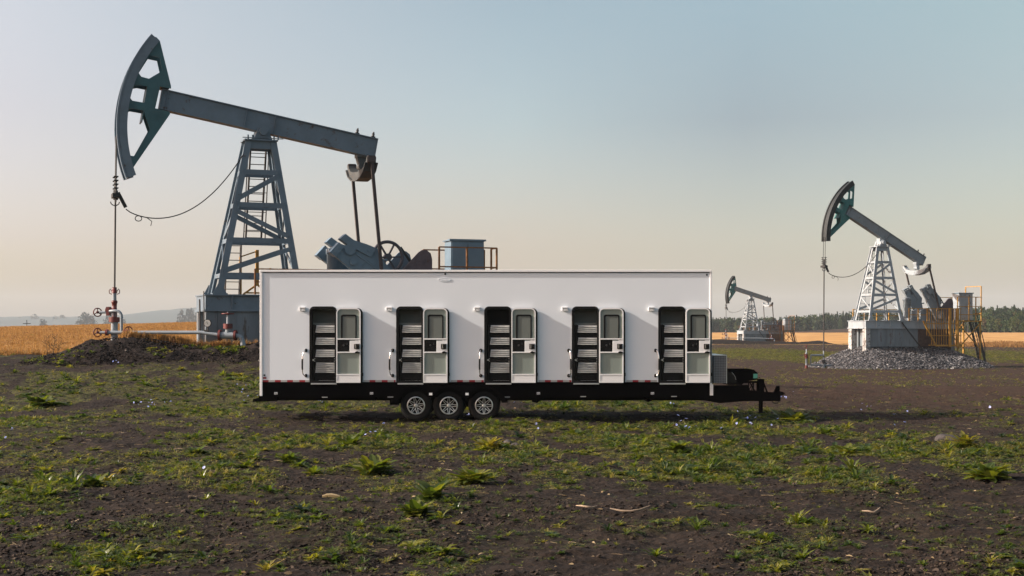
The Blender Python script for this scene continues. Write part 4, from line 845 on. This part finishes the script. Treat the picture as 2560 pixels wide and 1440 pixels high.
M_STONE = tintmat('grey_crushed_stone', [(0,(.022,.022,.026)),(.5,(.066,.066,.072)),(.88,(.14,.138,.142)),(1,(.30,.29,.29))])
def gravel_stones(n=56000):
    x = rng.uniform(gx-9.5, gx+9.5, n); y = rng.uniform(gy-7.5, gy+2, n); h = gravel_h(x, y); k = (h > .02) | (rng.random(n) < .06)*(gravel_h(x*.97+gx*.03, y*.97+gy*.03) > .0); x, y = x[k], y[k]; n = len(x)
    s = rng.gamma(3., .012, n)+.012; z = grav_z(x, y)+np.minimum(gravel_h(x,y)*1.6,.4)*((fbm(x*1.3, y*1.3, 70, 4)-.5)*.75+(fbm(x*5, y*5, 75, 3)-.5)*.30)+s*.15
    me = scatter_mesh('gravel', STN, rng.integers(0, 6, n), np.stack([x,y,z],-1), rng.uniform(0,6.28,n), np.repeat(s[:,None],3,1), rng.random(n), M_STONE, rng.uniform(-.5,.5,n))
    obj('gravel', me, kind='stuff')
gravel_stones()

def berm_dress():
    n = 6000; x = rng.uniform(-17.6, -4.2, n); y = rng.uniform(48.8, 53.2, n); k = berm_h(x, y) > .03; x, y = x[k], y[k]; n = len(x)
    s = rng.gamma(2., .010, n)+.010; s = np.minimum(s, .065)
    me = scatter_mesh('berm_clods', STN, rng.integers(0,6,n), np.stack([x, y, berm_z(x, y)+.05], -1), rng.uniform(0,6.28,n), np.repeat(s[:,None],3,1), rng.random(n)**2, tintmat('dark_clods', [(0,(.009,.0065,.006)),(.8,(.020,.0145,.012)),(.98,(.045,.034,.028)),(1,(.2,.18,.16))], .95), rng.uniform(-.5,.5,n)); obj('berm_clods', me, kind='stuff')
berm_dress()
# ---------------------------------------------------------------- trees, the far wood, poles
def crown_template(w, h, n, seed, kind='round', leaf=.55):
    r = np.random.default_rng(seed); V = []; F = []; T = []
    lumps = []
    if kind == 'round':
        for k in range(11):
            a = r.uniform(0, 6.28); q = r.uniform(.0, .62); z = r.uniform(.22, .9); f = 1-abs(z-.5)*1.1
            lumps.append((math.cos(a)*q*w/2*f*1.15, math.sin(a)*q*w/2*f*1.15, z*h, r.uniform(.17,.30)*w, r.uniform(-.22,.22)))
    elif kind == 'tall':
        for k in range(13):
            z = r.uniform(.15,.95); f = (1-z)**.6+.12; a = r.uniform(0,6.28); lumps.append((math.cos(a)*.3*w*f, math.sin(a)*.3*w*f, z*h, w*(.12+.17*f), r.uniform(-.22,.22)))
    for k in range(n):
        if kind == 'cone':
            z = r.random()**1.5; tier = (z*9) % 1; rad = w/2*(1-z)*(.65+.35*(1-tier)); a = r.uniform(0,6.28); q = rad*r.uniform(.55,1.0); p = np.array([math.cos(a)*q, math.sin(a)*q, (z*.93+.05)*h]); tn = r.uniform(-.15,.15)
        else:
            l = lumps[r.integers(len(lumps))]; d = r.normal(size=3); d /= np.linalg.norm(d); p = np.array(l[:3])+d*l[3]*r.uniform(.55,1.05); p[2] = max(p[2], .04*h); tn = l[4]
        s = leaf*r.uniform(.5,1.25); a1 = r.normal(size=3); a1 /= np.linalg.norm(a1); b1 = np.cross(a1, r.normal(size=3)); b1 /= np.linalg.norm(b1)
        i = len(V); V += [p-a1*s*.6, p+b1*s*.45, p+a1*s*.7, p-b1*s*.4]; F += [(i,i+1,i+2),(i,i+2,i+3)]; T += [tn+r.uniform(-.12,.12)]*4
    return np.array(V), np.array(F), np.array(T)
M_LEAF = leafmat('tree_leaves', [(0,(.005,.014,.006)),(.35,(.012,.031,.008)),(.65,(.034,.058,.010)),(.88,(.068,.080,.014)),(1,(.095,.055,.020))], .2, .6)
M_LEAFB = leafmat('haze_blue_leaves', [(0,(.005,.016,.018)),(.5,(.010,.028,.030)),(1,(.025,.045,.04))], .2, .7)  # leaf green shifted to blue: haze put into the far trees' colour
M_BARK = mat('tree_bark', (.085,.07,.058), .9, var=.3)
TR = [crown_template(1,1,520,20+k,kd,.115) for k, kd in enumerate(['round','round','round','round','tall','tall','cone','cone'])]
def tree(label, x, y, w, h, kind, tint, group, name='tree', z=None, lm=None):
    z = float(smooth_h(x, y)) if z is None else z
    t = thing(name, label, 'tree', (x, y, z), random.uniform(0, 6), group)
    v, f, tt = TR[kind]; me = raw_mesh('crown', v*np.array([w,w,h]), f, lm or M_LEAF, np.clip(tint+tt, 0, 1)); obj('crown', me, t)
    tk = MB().tube([(0,0,-.5),(.02*w,0,.3*h),(0,.02*w,.6*h),(0,0,.88*h)], [.035*w,.03*w,.02*w,.006*w], 6)
    for k in range(5): a = 1.3*k; tk.tube([(0,0,(.25+.1*k)*h),(.28*w*math.cos(a),.28*w*math.sin(a),(.4+.1*k)*h)], [.014*w,.005*w], 5)
    tk.build('trunk', M_BARK, t); return t
for px, top, wpx, d, kd, lab in ((108,806,26,2500,0,'low rounded hazy tree at the left edge of the wheat field'),(212,790,30,2500,1,'hazy broad tree left of the large wellhead'),(229,797,18,2500,2,'small hazy tree close against the broad one left of the wellhead'),
        (275,792,26,2500,4,'hazy tree just behind the large wellhead, left side'),(304,796,16,2500,5,'small hazy tree right behind the large wellhead'),(452,784,22,2500,5,'hazy tree, left of three between wellhead and the largest pump jack'),
        (474,781,24,2500,4,'tallest hazy tree between wellhead and the largest pump jack'),(492,791,16,2500,3,'small hazy tree closest to the largest pump jack'),
        (86,794,24,4300,0,'pale faint tree far off at the left under the hills'),(158,796,18,4300,1,'pale faint tree far off between the pole and the broad hazy tree'),(140,800,20,4300,2,'pale low bushy tree in the far left haze')):
    x = (px-1280)/3556*d; z = float(smooth_h(x, d)); hh = EYE+(825-top+6)/3556*d-z
    tree(lab, x, d, wpx/3556*d*1.5, hh, kd, .30, 'hazy trees under the hills', lm=M_LEAFB)
def faint():
    n = 170; px = np.concatenate([rng.uniform(-200, 60, 90), rng.uniform(120, 420, 80)]); d = rng.uniform(4300, 4900, n); x = (px-1280)/3556*d
    h = 1.8*rng.uniform(9, 22, n)*np.where(px < 60, 1.1, .75); w = h*rng.uniform(.5,.9,n)
    me = scatter_mesh('far_trees', TR, rng.integers(0, 8, n), np.stack([x, d, 0*x], -1), rng.uniform(0,6.28,n), np.stack([w,w,h],-1), rng.uniform(.2,.5,n), M_LEAFB)
    obj('far_trees', me, kind='stuff')
faint()
def wood():
    N_ = 2000; px = rng.uniform(1250, 2800, N_); e = np.interp(px, [1250,1790,2130,2390,2560,2800], [880,850,800,600,556,540]); d = e+rng.random(N_)**1.3*np.interp(px,[1700,2200,2400,2560],[90,110,190,210])
    x = (px-1280)/3556*d; z = smooth_h(x, d); h = rng.uniform(5.0, 10.5, N_)*np.interp(px, [1640,2130,2420,2560], [.84,.82,.70,.80]); kd = rng.choice(8, N_, p=[.13,.13,.13,.13,.12,.12,.12,.12]); h = np.where(kd >= 6, h*1.15, h)
    w = h*rng.uniform(.55,.95,N_)*np.where(kd >= 4, .62, 1); tint = np.clip(rng.normal(.36,.17,N_)-np.where(kd >= 6,.18,0)+np.where(px > 2250,.06,-.06), .05, .95)
    me = scatter_mesh('wood', TR, kd, np.stack([x,d,z-.3],-1), rng.uniform(0,6.28,N_), np.stack([w,w,h],-1), tint, M_LEAF); obj('wood', me, kind='stuff')
    k = 0
    for px in np.linspace(2380, 2640, 17):
        px += random.uniform(-5,5); d = float(np.interp(px, [2390,2560,2800], [588,546,530])); x = (px-1280)/3556*d; h = random.uniform(3.8, 6.5)
        lab = ['light green rounded tree along the front edge of the wood on the right','yellowish bushy tree along the front edge of the wood on the right','reddish-brown autumn tree along the front edge of the wood on the right'][k % 3 if k % 3 < 2 else (2 if k in (5,) else 0)]
        tree(lab, x, d, h*random.uniform(.8,1.1), h, k % 4, [.62,.74,.97][k % 3 if k % 3 < 2 else (2 if k in (5,) else 0)], 'trees along the edge of the wood'); k += 1
wood()
def pole(label, px, d, top, group=None, stay=False):
    x = (px-1280)/3556*d; z = float(smooth_h(x, d)); h = EYE+(825-top)/3556*d-z
    t = thing('utility_pole', label, 'utility pole', (x, d, z), 0, group)
    MB().tube([(0,0,-.5),(0,0,h)], [.17*d/500,.12*d/500], 8).build('pole', M_PIPE if stay else M_STEELD, t)
    MB().box(-.9,.9,-.06,.06,h-.9,h-.75).build('crossarm', M_STEELD, t)
    if stay: MB().tube([(0,0,h*.85),(3.2,0,-.3)], .10, 6).build('stay_pole', M_PIPE, t)
pole('dark utility pole standing at the far left edge of the wheat field', 67, 330, 800, 'utility poles')
pole('left of the two pale poles in front of the wood on the right', 2391, 530, 802, 'utility poles'); pole('right of the two pale poles in front of the wood, with a slanting stay', 2395.5, 530, 802, 'utility poles', True)
pole('pale pole standing alone further up against the wood on the right', 2420, 560, 798, 'utility poles')

# ---------------------------------------------------------------- weeds, grass, flowers, litter
def leaf(L, w, up, droop, yaw, lift=.0, seg=4, fold=.18, tint=0.0, wav=.0):
    """one leaf of a rosette: strip of segments with a folded mid-rib, growing out along +x then turned by yaw"""
    V = []; F = []; c, s = math.cos(yaw), math.sin(yaw)
    for k in range(seg+1):
        u = k/seg; x = L*u*math.cos(up*(1-.4*u)); z = lift+L*(math.sin(up)*u-droop*u*u); ww = w*(math.sin(math.pi*min(1, .12+.88*u**.8))**.8*.5+.03)*(1+wav*((k % 2)*2-1))
        for y, dz in ((-ww, fold*ww), (0, 0), (ww, fold*ww)): V.append((x*c-y*s, x*s+y*c, z+dz))
    for k in range(seg):
        for q in (0, 1):
            a = k*3+q; F += [(a, a+1, a+4), (a, a+4, a+3)]
    return V, F, [tint]*len(V)
def cat(ls):
    V = []; F = []; T = []
    for v, f, t in ls:
        o = len(V); V += list(v); F += [tuple(i+o for i in q) for q in f]; T += list(t)
    return np.array(V, float), np.array(F), np.array(T, float)
def rosette(seed, n=12, L=1.0, w=.26, up=(.25,.9), droop=(.15,.5), wav=.25, seg=5):
    r = random.Random(seed); ls = []
    for k in range(n):
        f = k/n; l = L*r.uniform(.6,1.05)*(1-.25*f); ls.append(leaf(l, w*r.uniform(.75,1.2), r.uniform(*up)*(.55+.7*f), r.uniform(*droop), k*2.4+r.uniform(-.3,.3), .01, seg, .35, r.uniform(-.14,.14)+.12*f, wav))
    return cat(ls)
def sprig(seed, n=9):
    """low sprawling ground-cover weed with small leaves on short stems"""
    r = random.Random(seed); ls = []
    for k in range(n):
        a = r.uniform(0,6.28); d = r.uniform(.0,.8); h = r.uniform(.05,.5)*(1-.4*d)
        v, f, t = leaf(r.uniform(.28,.5), r.uniform(.16,.3), r.uniform(-.1,.8), r.uniform(0,.4), r.uniform(0,6.28), h, 2, .3, r.uniform(-.18,.18))
        ls.append(([(x+d*math.cos(a), y+d*math.sin(a), z) for x,y,z in v], f, t))
    return cat(ls)
def tuft(seed, n=14, h=1.0, spread=.5, w=.03):
    r = random.Random(seed); V = []; F = []; T = []
    for k in range(n):
        a = r.uniform(0,6.28); d = r.uniform(0,.25); l = h*r.uniform(.5,1.1); b = r.uniform(.1,spread)*l; x0, y0 = d*math.cos(a), d*math.sin(a); y_ = r.uniform(0,6.28); cx, cy = math.cos(y_)*w, math.sin(y_)*w; i = len(V); ln = r.uniform(0,6.28); dx, dy = math.cos(ln)*b, math.sin(ln)*b
        V += [(x0-cx,y0-cy,-.05),(x0+cx,y0+cy,-.05),(x0+dx*.35+cx*.8,y0+dy*.35+cy*.8,l*.6),(x0+dx*.35-cx*.8,y0+dy*.35-cy*.8,l*.6),(x0+dx,y0+dy,l*(1-.2*r.random()))]
        F += [(i,i+1,i+2),(i,i+2,i+3),(i+3,i+2,i+4)]; T += [r.uniform(-.2,.2)]*5
    return np.array(V), np.array(F), np.array(T)
M_WEED = leafmat('weed_leaves', [(0,(.014,.026,.009)),(.3,(.036,.060,.013)),(.55,(.088,.115,.020)),(.8,(.175,.170,.032)),(1,(.20,.165,.04))], .45, .34, spec=.6)
M_MOSS = leafmat('low_weed_cover', [(0,(.035,.045,.013)),(.4,(.088,.100,.022)),(.7,(.170,.162,.036)),(1,(.27,.215,.075))], .42, .42, spec=.5)
M_DRY = leafmat('dry_straw', [(0,(.10,.070,.035)),(.5,(.24,.17,.085)),(1,(.45,.36,.22))], .2, .7)
M_WHT = leafmat('ripe_wheat_stalks', [(0,(.13,.060,.020)),(.5,(.32,.18,.068)),(1,(.48,.31,.13))], .3, .7)
M_BLUE = leafmat('blue_petals', [(0,(.22,.28,.58)),(1,(.55,.60,.86))], .35, .6)
def sample(n, px0, px1, py0, py1, pw=1.0):
    """scatter places over the ground, about evenly over the visible strip so that far ground is not bare"""
    w0, w1 = (py0-825)/3556, (py1-825)/3556
    w = w0+(w1-w0)*rng.random(n)**pw; y = EYE/w; x = (rng.uniform(px0, px1, n)-1280)/3556*y
    # the terrain on the left rises: walk the place out until it is under the same line of sight
    for _ in range(12): y = np.clip((EYE-smooth_h(x, y))/w, 8, 400); 
    return x, y
def place(name, T, x, y, s, tint, m, lift=0.0, tilt=.12, sink=0):
    n = len(x); z = H(x, y)+lift-sink
    if s.ndim == 1: s = np.repeat(s[:,None],3,1)
    me = scatter_mesh(name, T, rng.integers(0, len(T), n), np.stack([x,y,z],-1), rng.uniform(0,6.28,n), s, tint, m, rng.normal(0, tilt, n))
    return obj(name, me, kind='stuff')
ROS = [rosette(100+k, n) for k, n in enumerate((11,13,15,10,14))]+[rosette(120+k, 12, 1, .16, (.5,1.2), (.05,.35), .45) for k in range(3)]
SPR = [sprig(140+k) for k in range(6)]; TUF = [tuft(160+k) for k in range(6)]
def plants():
    # leafy rosettes
    x, y = sample(64000, -60, 2620, 866, 1445, 1.35); v = veg(x, y); k = rng.random(len(x)) < v*.46+.006; k &= ~((x > 5) & (y > 45) & (rng.random(len(x)) < .5)); x, y, v = x[k], y[k], v[k]
    s = rng.uniform(.06, .17, len(x))*(.7+.5*v)*np.where(rng.random(len(x)) < .10, 1.7, 1); s = s*np.where((y > 21) & (y < 60), 1.12, 1); s = np.stack([s,s,s*rng.uniform(.8,1.5,len(x))],-1)
    place('leafy_weeds', ROS, x, y, s, np.clip(rng.normal(.45,.2,len(x)),0,1), M_WEED)
    # low ground cover
    x, y = sample(190000, -60, 2620, 866, 1445, 1.2); v = veg(x, y); k = rng.random(len(x)) < v*.62+.004; x, y, v = x[k], y[k], v[k]
    s = rng.uniform(.045,.12,len(x))*np.where(y < 19, .7, np.where(y > 22, 1.12, 1)); place('ground_cover', SPR, x, y, np.stack([s,s,s*.8],-1), np.clip(rng.normal(.50,.2,len(x))-np.where(y < 19, .22, 0),0,1), M_MOSS)
    # grass tufts
    x, y = sample(36000, -60, 2620, 866, 1445, 1.1); n_ = fbm(x*.5, y*.5, 77, 3); v = veg(x, y)*np.clip((n_-.40)*6,0,1); k = rng.random(len(x)) < v*.45+.003; x, y = x[k], y[k]
    s = rng.uniform(.05,.14,len(x))*np.where(y < 19.5, .55, 1); place('grass', TUF, x, y, np.stack([s*1.2,s*1.2,s*.8],-1), np.clip(rng.normal(.55,.2,len(x))-np.where(y < 19, .2, 0),0,1), M_MOSS, 0)
    # straw and dead stems lying on the soil
    st = []
    for k in range(5):
        r = random.Random(200+k); pts = [(-.5,0,.02),(-.1,r.uniform(-.08,.08),.05),(.2,r.uniform(-.1,.1),.04),(.5,r.uniform(-.1,.1),.02)]; V = []; F = []
        for i, p in enumerate(pts): V += [(p[0],p[1]-.012,p[2]),(p[0],p[1]+.012,p[2]),(p[0],p[1],p[2]+.02)]
        for i in range(3):
            for q in range(3): a, b = i*3+q, i*3+(q+1)%3; F += [(a,b,b+3),(a,b+3,a+3)]
        st.append((np.array(V), np.array(F), np.zeros(len(V))))
    x, y = sample(6000, -60, 2620, 866, 1445, 1.4); n_ = fbm(x*.6, y*.6, 88, 3); k = rng.random(len(x)) < np.clip((n_-.38)*4,.08,1)*.75; x, y = x[k], y[k]
    s = rng.uniform(.05,.20,len(x))*np.where(y < 18, .6, 1); place('straw_litter', st, x, y, s, np.clip(rng.normal(.5,.25,len(x)),0,1), M_DRY, .005, .05)
    # crumbs of dry soil and little stones
    M_CL = tintmat('soil_clods', [(0,(.015,.010,.007)),(.6,(.034,.023,.0165)),(.9,(.055,.040,.030)),(1,(.08,.062,.05))], .95)
    x, y = sample(60000, -60, 2620, 875, 1445, 1.0); n_ = fbm(x*.8, y*.8, 99, 3); k = rng.random(len(x)) < np.clip((n_-.36)*4,.1,1)*.8; x, y = x[k], y[k]
    s = rng.gamma(2.0, .0055, len(x))+.006; s = np.minimum(s, .042); place('clods', STN, x, y, s, np.clip(rng.random(len(x))**2.2,0,1), M_CL, 0, .4)
    # pale dead leaf scraps
    lv = [cat([leaf(1, .5, .1, .1, 0, .02, 3, .4, 0)]), cat([leaf(1, .35, .3, .5, 0, .02, 3, .2, 0)])]
    x, y = sample(1100, -60, 2620, 870, 1445, 1.1); place('dead_leaves', lv, x, y, rng.uniform(.02,.075,len(x)), np.clip(rng.normal(.4,.2,len(x)),0,1), M_DRY, .012, .4)
    # blue flowers in loose groups, on thin stems
    gx_, gy_, = [], []
    for px, py, a, b, n in ((370,1020,60,14,11),(620,1000,24,30,9),(800,1018,20,8,6),(930,1100,60,30,5),(1290,1022,20,10,3),(1700,1085,40,22,9),(1870,1075,60,16,12),(1960,1005,30,10,8),(2165,1035,30,10,4),(2230,1065,50,30,4),(285,925,8,6,4),(20,1120,16,24,3),(1690,1010,60,16,6),(2470,1050,10,6,2),(515,1203,8,4,1),(1340,1085,10,6,3),(1175,1060,8,4,2)):
        for k in range(n):
            x, y = ground_at(px+random.gauss(0,a*.5), py+random.gauss(0,b*.5)+12); gx_.append(x); gy_.append(y)
    gx_, gy_ = np.array(gx_), np.array(gy_); hh = rng.uniform(.18,.42,len(gx_))
    fl = []
    for k in range(3):
        ls = [leaf(.032, .02, .35, .1, q*math.tau/9+random.uniform(-.1,.1), 1.0, 2, .1, random.uniform(-.2,.2)) for q in range(9)]
        for v, f, t in ls: 
            for i in range(len(v)): v[i] = (v[i][0], v[i][1], v[i][2])
        fl.append(cat(ls))
    # petals keep their size while the stem height varies
    V0 = [(v-np.array([0,0,1.0]), f, t) for v, f, t in fl]; n = len(gx_); z = H(gx_, gy_)
    me = scatter_mesh('blue_flowers', V0, rng.integers(0,3,n), np.stack([gx_,gy_,z+hh],-1), rng.uniform(0,6.28,n), np.repeat(rng.uniform(.7,1.1,n)[:,None],3,1), rng.uniform(.2,.9,n), M_BLUE, rng.normal(.7,.4,n)); obj('blue_flowers', me, kind='stuff')
    me = scatter_mesh('flower_stems', [tuft(300+k, 3, 1, .25, .008) for k in range(3)], rng.integers(0,3,n), np.stack([gx_,gy_,z],-1), rng.uniform(0,6.28,n), np.stack([hh*.5,hh*.5,hh],-1), rng.uniform(.2,.6,n), M_WEED); obj('flower_stems', me, kind='stuff')
    # ripe wheat standing along the near edge of the left field
    y = 54.2+rng.random(80000)**1.6*100; x = rng.uniform(-.37, -.15, 80000)*y; k = field_mask(x, y) | (rng.random(80000) < .03); x, y = x[k], y[k]
    x2 = rng.uniform(-34,-6,9000); y2 = rng.uniform(53.6,55.6,9000); x = np.concatenate([x,x2]); y = np.concatenate([y,y2]); nn = fbm(x*.4,y*.4,55,3)
    s = rng.uniform(.10,.24,len(x))*(.6+.8*nn)*np.where(y > 85, .75, 1); s = np.where((y < 56) & (x > -12.2), s*1.5, s)
    place('wheat', [tuft(320+k, 9, 1, .35, .035) for k in range(5)], x, y, np.stack([s*1.1,s*1.1,s],-1), np.clip(rng.normal(.5,.2,len(x))+.3*(nn-.5),0,1), M_WHT)
    n = 2600; x = rng.uniform(-14.2, -9.4, n); y = 51.75+.06*(x+14)+rng.gamma(1.5,.35,n); nn = fbm(x*.9, y*.9, 58, 3); k = rng.random(n) < np.clip((nn-.3)*3,0,1); x, y, nn = x[k], y[k], nn[k]; s = rng.uniform(.16,.42,len(x))*(.5+nn)
    T_ = [tuft(330+k, 9, 1, .45, .025) for k in range(4)]; me = scatter_mesh('dry_bank_grass', T_, rng.integers(0,4,len(x)), np.stack([x,y,berm_z(x,y)],-1), rng.uniform(0,6.28,len(x)), np.stack([s,s,s],-1), np.clip(rng.normal(.45,.25,len(x)),0,1), M_WHT, rng.normal(0,.15,len(x))); obj('dry_bank_grass', me, kind='stuff')
    n = 2600; x = rng.uniform(-17.5, -5, n); y = rng.uniform(48.3, 51.6, n); v = fbm(x*.8, y*.8, 61, 3); k = rng.random(n) < np.clip((v-.64)*4,0,.5); x, y = x[k], y[k]; s = rng.uniform(.10,.24,len(x))
    me = scatter_mesh('bank_weeds', ROS+SPR, rng.integers(0,len(ROS+SPR),len(x)), np.stack([x,y,berm_z(x,y)+.03],-1), rng.uniform(0,6.28,len(x)), np.stack([s,s,s*1.3],-1), np.clip(rng.normal(.5,.2,len(x)),0,1), M_WEED, rng.normal(0,.2,len(x))); obj('bank_weeds', me, kind='stuff')
    # dry reddish grass where the right-hand field begins
    x = rng.uniform(66, 110, 14000); y = 262-36*sst((x-55)/40)+rng.normal(-4,9,14000); s = rng.uniform(.4,1.0,14000)*np.clip((x-60)/25,.25,1)
    place('dry_grass', [tuft(340+k, 10, 1, .35, .05) for k in range(4)], x, y, s, np.clip(rng.normal(.3,.2,14000),0,1), M_WHT)
    y = rng.uniform(60, 262, 70000); x = rng.uniform(.12, .37, 70000)*y; v = veg(x, y); k = rng.random(70000) < v*.9; x, y = x[k], y[k]
    place('far_weeds', SPR, x, y, rng.uniform(.12,.32,len(x)), np.clip(rng.normal(.5,.2,len(x)),0,1), M_MOSS)
plants()
def weed(px, py, wpx, hpx, tint, label, n=26, dock=False, name='leafy_weed'):
    wpx *= 1.12; hpx *= 1.12; n = int(n*1.35); x, y = ground_at(px, py); r_ = wpx/2*y/3556; hh = hpx*y/3556; ls = []; rn = random.Random(int(px*7+py))
    for k in range(n):
        f = k/n; L = rn.uniform(.75,1.1)*(r_*(1-f)+hh*f); a = rn.uniform(0,6.28); up = rn.uniform(.15,.45)+.8*f
        v, fc, t = leaf(L, rn.uniform(.17,.27)*(r_+hh), up, rn.uniform(.15,.6)*(1-.4*f), a, .01, 6, .30, rn.uniform(-.25,.25), .22)
        d = rn.uniform(0,.35)*r_; b = rn.uniform(0,6.28); ls.append(([(p[0]+d*math.cos(b), p[1]+d*math.sin(b), p[2]) for p in v], fc, t))
    V, F, T = cat(ls); o = obj(name, raw_mesh(name, V, F, M_WEED, np.clip(T*.8+tint+.10,0,1)), None, (x, y, float(H(x, y))-.01)); tag(o, label, 'weed', 'larger leafy weeds on the soil')
for a in ((930,1178,105,62,.5,'biggest leafy green weed in front of the trailer, below the gap before the first wheel',44),
          (876,1118,78,40,.42,'broad dark green weed just above and left of the biggest leafy weed',30),
          (1222,1122,66,44,.78,'yellowing weed with upright leaves in front of the rearmost door gap, beside dark stones',30),
          (1182,1208,110,52,.55,'wide light green leafy weed on bare soil below the middle doors',40),
          (1040,1285,90,56,.45,'bushy green weed in the dark foreground soil, lower of two touching plants',34),
          (1078,1252,84,60,.40,'upright green weed in the foreground, upper of two touching plants',30),
          (722,1160,66,38,.38,'medium green weed left of the biggest leafy weed, on a straw patch',24),
          (782,1182,56,32,.5,'small spiky weed close to the lower left of the biggest leafy weed',20),
          (490,1142,60,30,.42,'green rosette weed alone on bare soil below the trailer rear bumper',22),
          (612,1172,42,30,.40,'right of two small upright weeds on bare soil below the trailer rear',18),
          (548,1178,46,26,.40,'left of two small upright weeds on bare soil below the trailer rear',18),
          (2474,1200,120,56,.48,'large leafy weed near the right edge of the foreground',40),
          (2412,1120,70,48,.72,'yellow-green weed with reddish leaf tips near the right edge, beside dark clods',30),
          (2066,1088,56,32,.5,'compact green weed in front of the drawbar, right of the trailer',22),
          (2120,1142,90,38,.55,'spreading light green weed in the grassy patch right of the drawbar',28),
          (1695,1128,72,40,.46,'dark green weed in the grass below the front end of the trailer',26),
          (1440,1086,60,34,.42,'dark green weed just below the trailer shadow, under the fourth door',24),
          (232,1212,70,40,.36,'dark upright weed in the left foreground at the edge of the mossy patch',26),
          (110,1012,110,36,.36,'dark green spreading weed at far left behind the bare strip',34),
          (1985,1050,120,40,.6,'bright leafy weed beside the jack stand of the drawbar',34)): weed(*a)
# dry stalk by the wheat, stones, twigs, a pale dead leaf
def dry_stalk():
    x, y = ground_at(130, 893); mb = MB(); rn = random.Random(5)
    for k in range(9):
        a = rn.uniform(-.5,.5); h = rn.uniform(.45,.95); mb.tube([(a*.3,rn.uniform(-.1,.1),-.05),(a*.5,0,h*.5),(a*.9+rn.uniform(-.08,.08),0,h)], [.010,.008,.004], 5)
        for q in range(4): z = h*rn.uniform(.45,1); s = rn.choice((-1,1)); mb.tube([(a*(.2+.7*z/h),0,z),(a*(.2+.7*z/h)+s*.10,rn.uniform(-.05,.05),z+.09)], [.005,.009], 4)
    tag(mb.build('dry_stalk_plant', mat('dry_brown_stalk', (.10,.055,.025), .9, var=.3), None, (x, y, float(H(x,y)))), 'tall dry brown stalk plant at the left edge of the wheat field', 'dry plant')
dry_stalk()
M_ROCK = mat('dark_stone', (.045,.038,.036), .9, var=.4, scale=6, bump=.5, bscale=12)
def stone(px, py, w, label, m=M_ROCK):
    x, y = ground_at(px, py); r_ = w/2*y/3556; bm = bmesh.new(); bmesh.ops.create_icosphere(bm, subdivisions=3, radius=1)
    for v in bm.verts:
        n = v.co.normalized(); k = 1+.28*(float(vn(np.array(n.x*2.1+px), np.array(n.y*2.1+n.z*1.7), 4))-.5)*2; v.co = Vector((n.x*k*r_, n.y*k*r_*.8, n.z*k*r_*.6))
    me = bpy.data.meshes.new('stone'); bm.to_mesh(me); bm.free(); me.materials.append(m)
    tag(obj('stone', me, None, (x, y, float(H(x,y))+r_*.25), (0,0,px)), label, 'stone', 'dark stones')
stone(1268,1112,30,'dark stone beside the yellowing weed below the trailer, left of two'); stone(1288,1116,22,'dark stone beside the yellowing weed below the trailer, right of two'); stone(2365,1102,46,'wide dark stone beside the yellow-green weed near the right edge')
M_TWIG = mat('pale_dry_twig', (.30,.22,.15), .8, var=.25)
def twig(px0, py0, px1, py1, sag, label):
    a, b = ground_at(px0, py0), ground_at(px1, py1); c = ((a[0]+b[0])/2, (a[1]+b[1])/2-sag); g = lambda p, l: (p[0], p[1], float(H(*p))+l)
    o = Vector(g(c, 0)); mb = MB().tube([Vector(g(a,.03))-o, Vector(g(((a[0]+c[0])/2,(a[1]+c[1])/2-.02),.035))-o, Vector(g(c,.03))-o, Vector(g(((b[0]+c[0])/2,(b[1]+c[1])/2-.02),.03))-o, Vector(g(b,.05))-o], [.006,.012,.014,.012,.007], 6)
    tag(mb.build('twig', M_TWIG, None, o), label, 'twig', 'twigs on the bare soil')
twig(1440,1270,1492,1272,.12,'pale twig on bare foreground soil, left of two lying end to end'); twig(1525,1284,1625,1282,.10,'longer pale twig on bare foreground soil, right of two lying end to end'); twig(2155,1270,2200,1268,.12,'short curved pale twig on bare soil at the right foreground')
def dead_leaf():
    x, y = ground_at(832,1240); V, F, T = cat([leaf(.30,.16,.05,.12,0,.02,5,.5,0)]); tag(obj('dead_leaf', raw_mesh('dead_leaf', V, F, M_DRY, T+.8), None, (x-.14,y,float(H(x,y))), (0,0,.1)), 'single large pale dead leaf lying on bare soil in the foreground', 'dead leaf')
dead_leaf()

# ---------------------------------------------------------------- the hazy air
HAZE = 0.00012
hm = bpy.data.materials.new('haze_air'); hm.use_nodes = True; t_ = hm.node_tree; t_.nodes.clear()
ho = N(t_,'ShaderNodeOutputMaterial'); hv = N(t_,'ShaderNodeVolumePrincipled'); hv.inputs['Density'].default_value = HAZE
hv.inputs['Color'].default_value = (.80, .86, .90, 1); hv.inputs['Anisotropy'].default_value = 0.0
t_.links.new(hv.outputs[0], ho.inputs['Volume'])
obj('haze', MB().box(-7600, 7650, -75, 7900, -8, 190).mesh('haze', hm), kind='stuff')
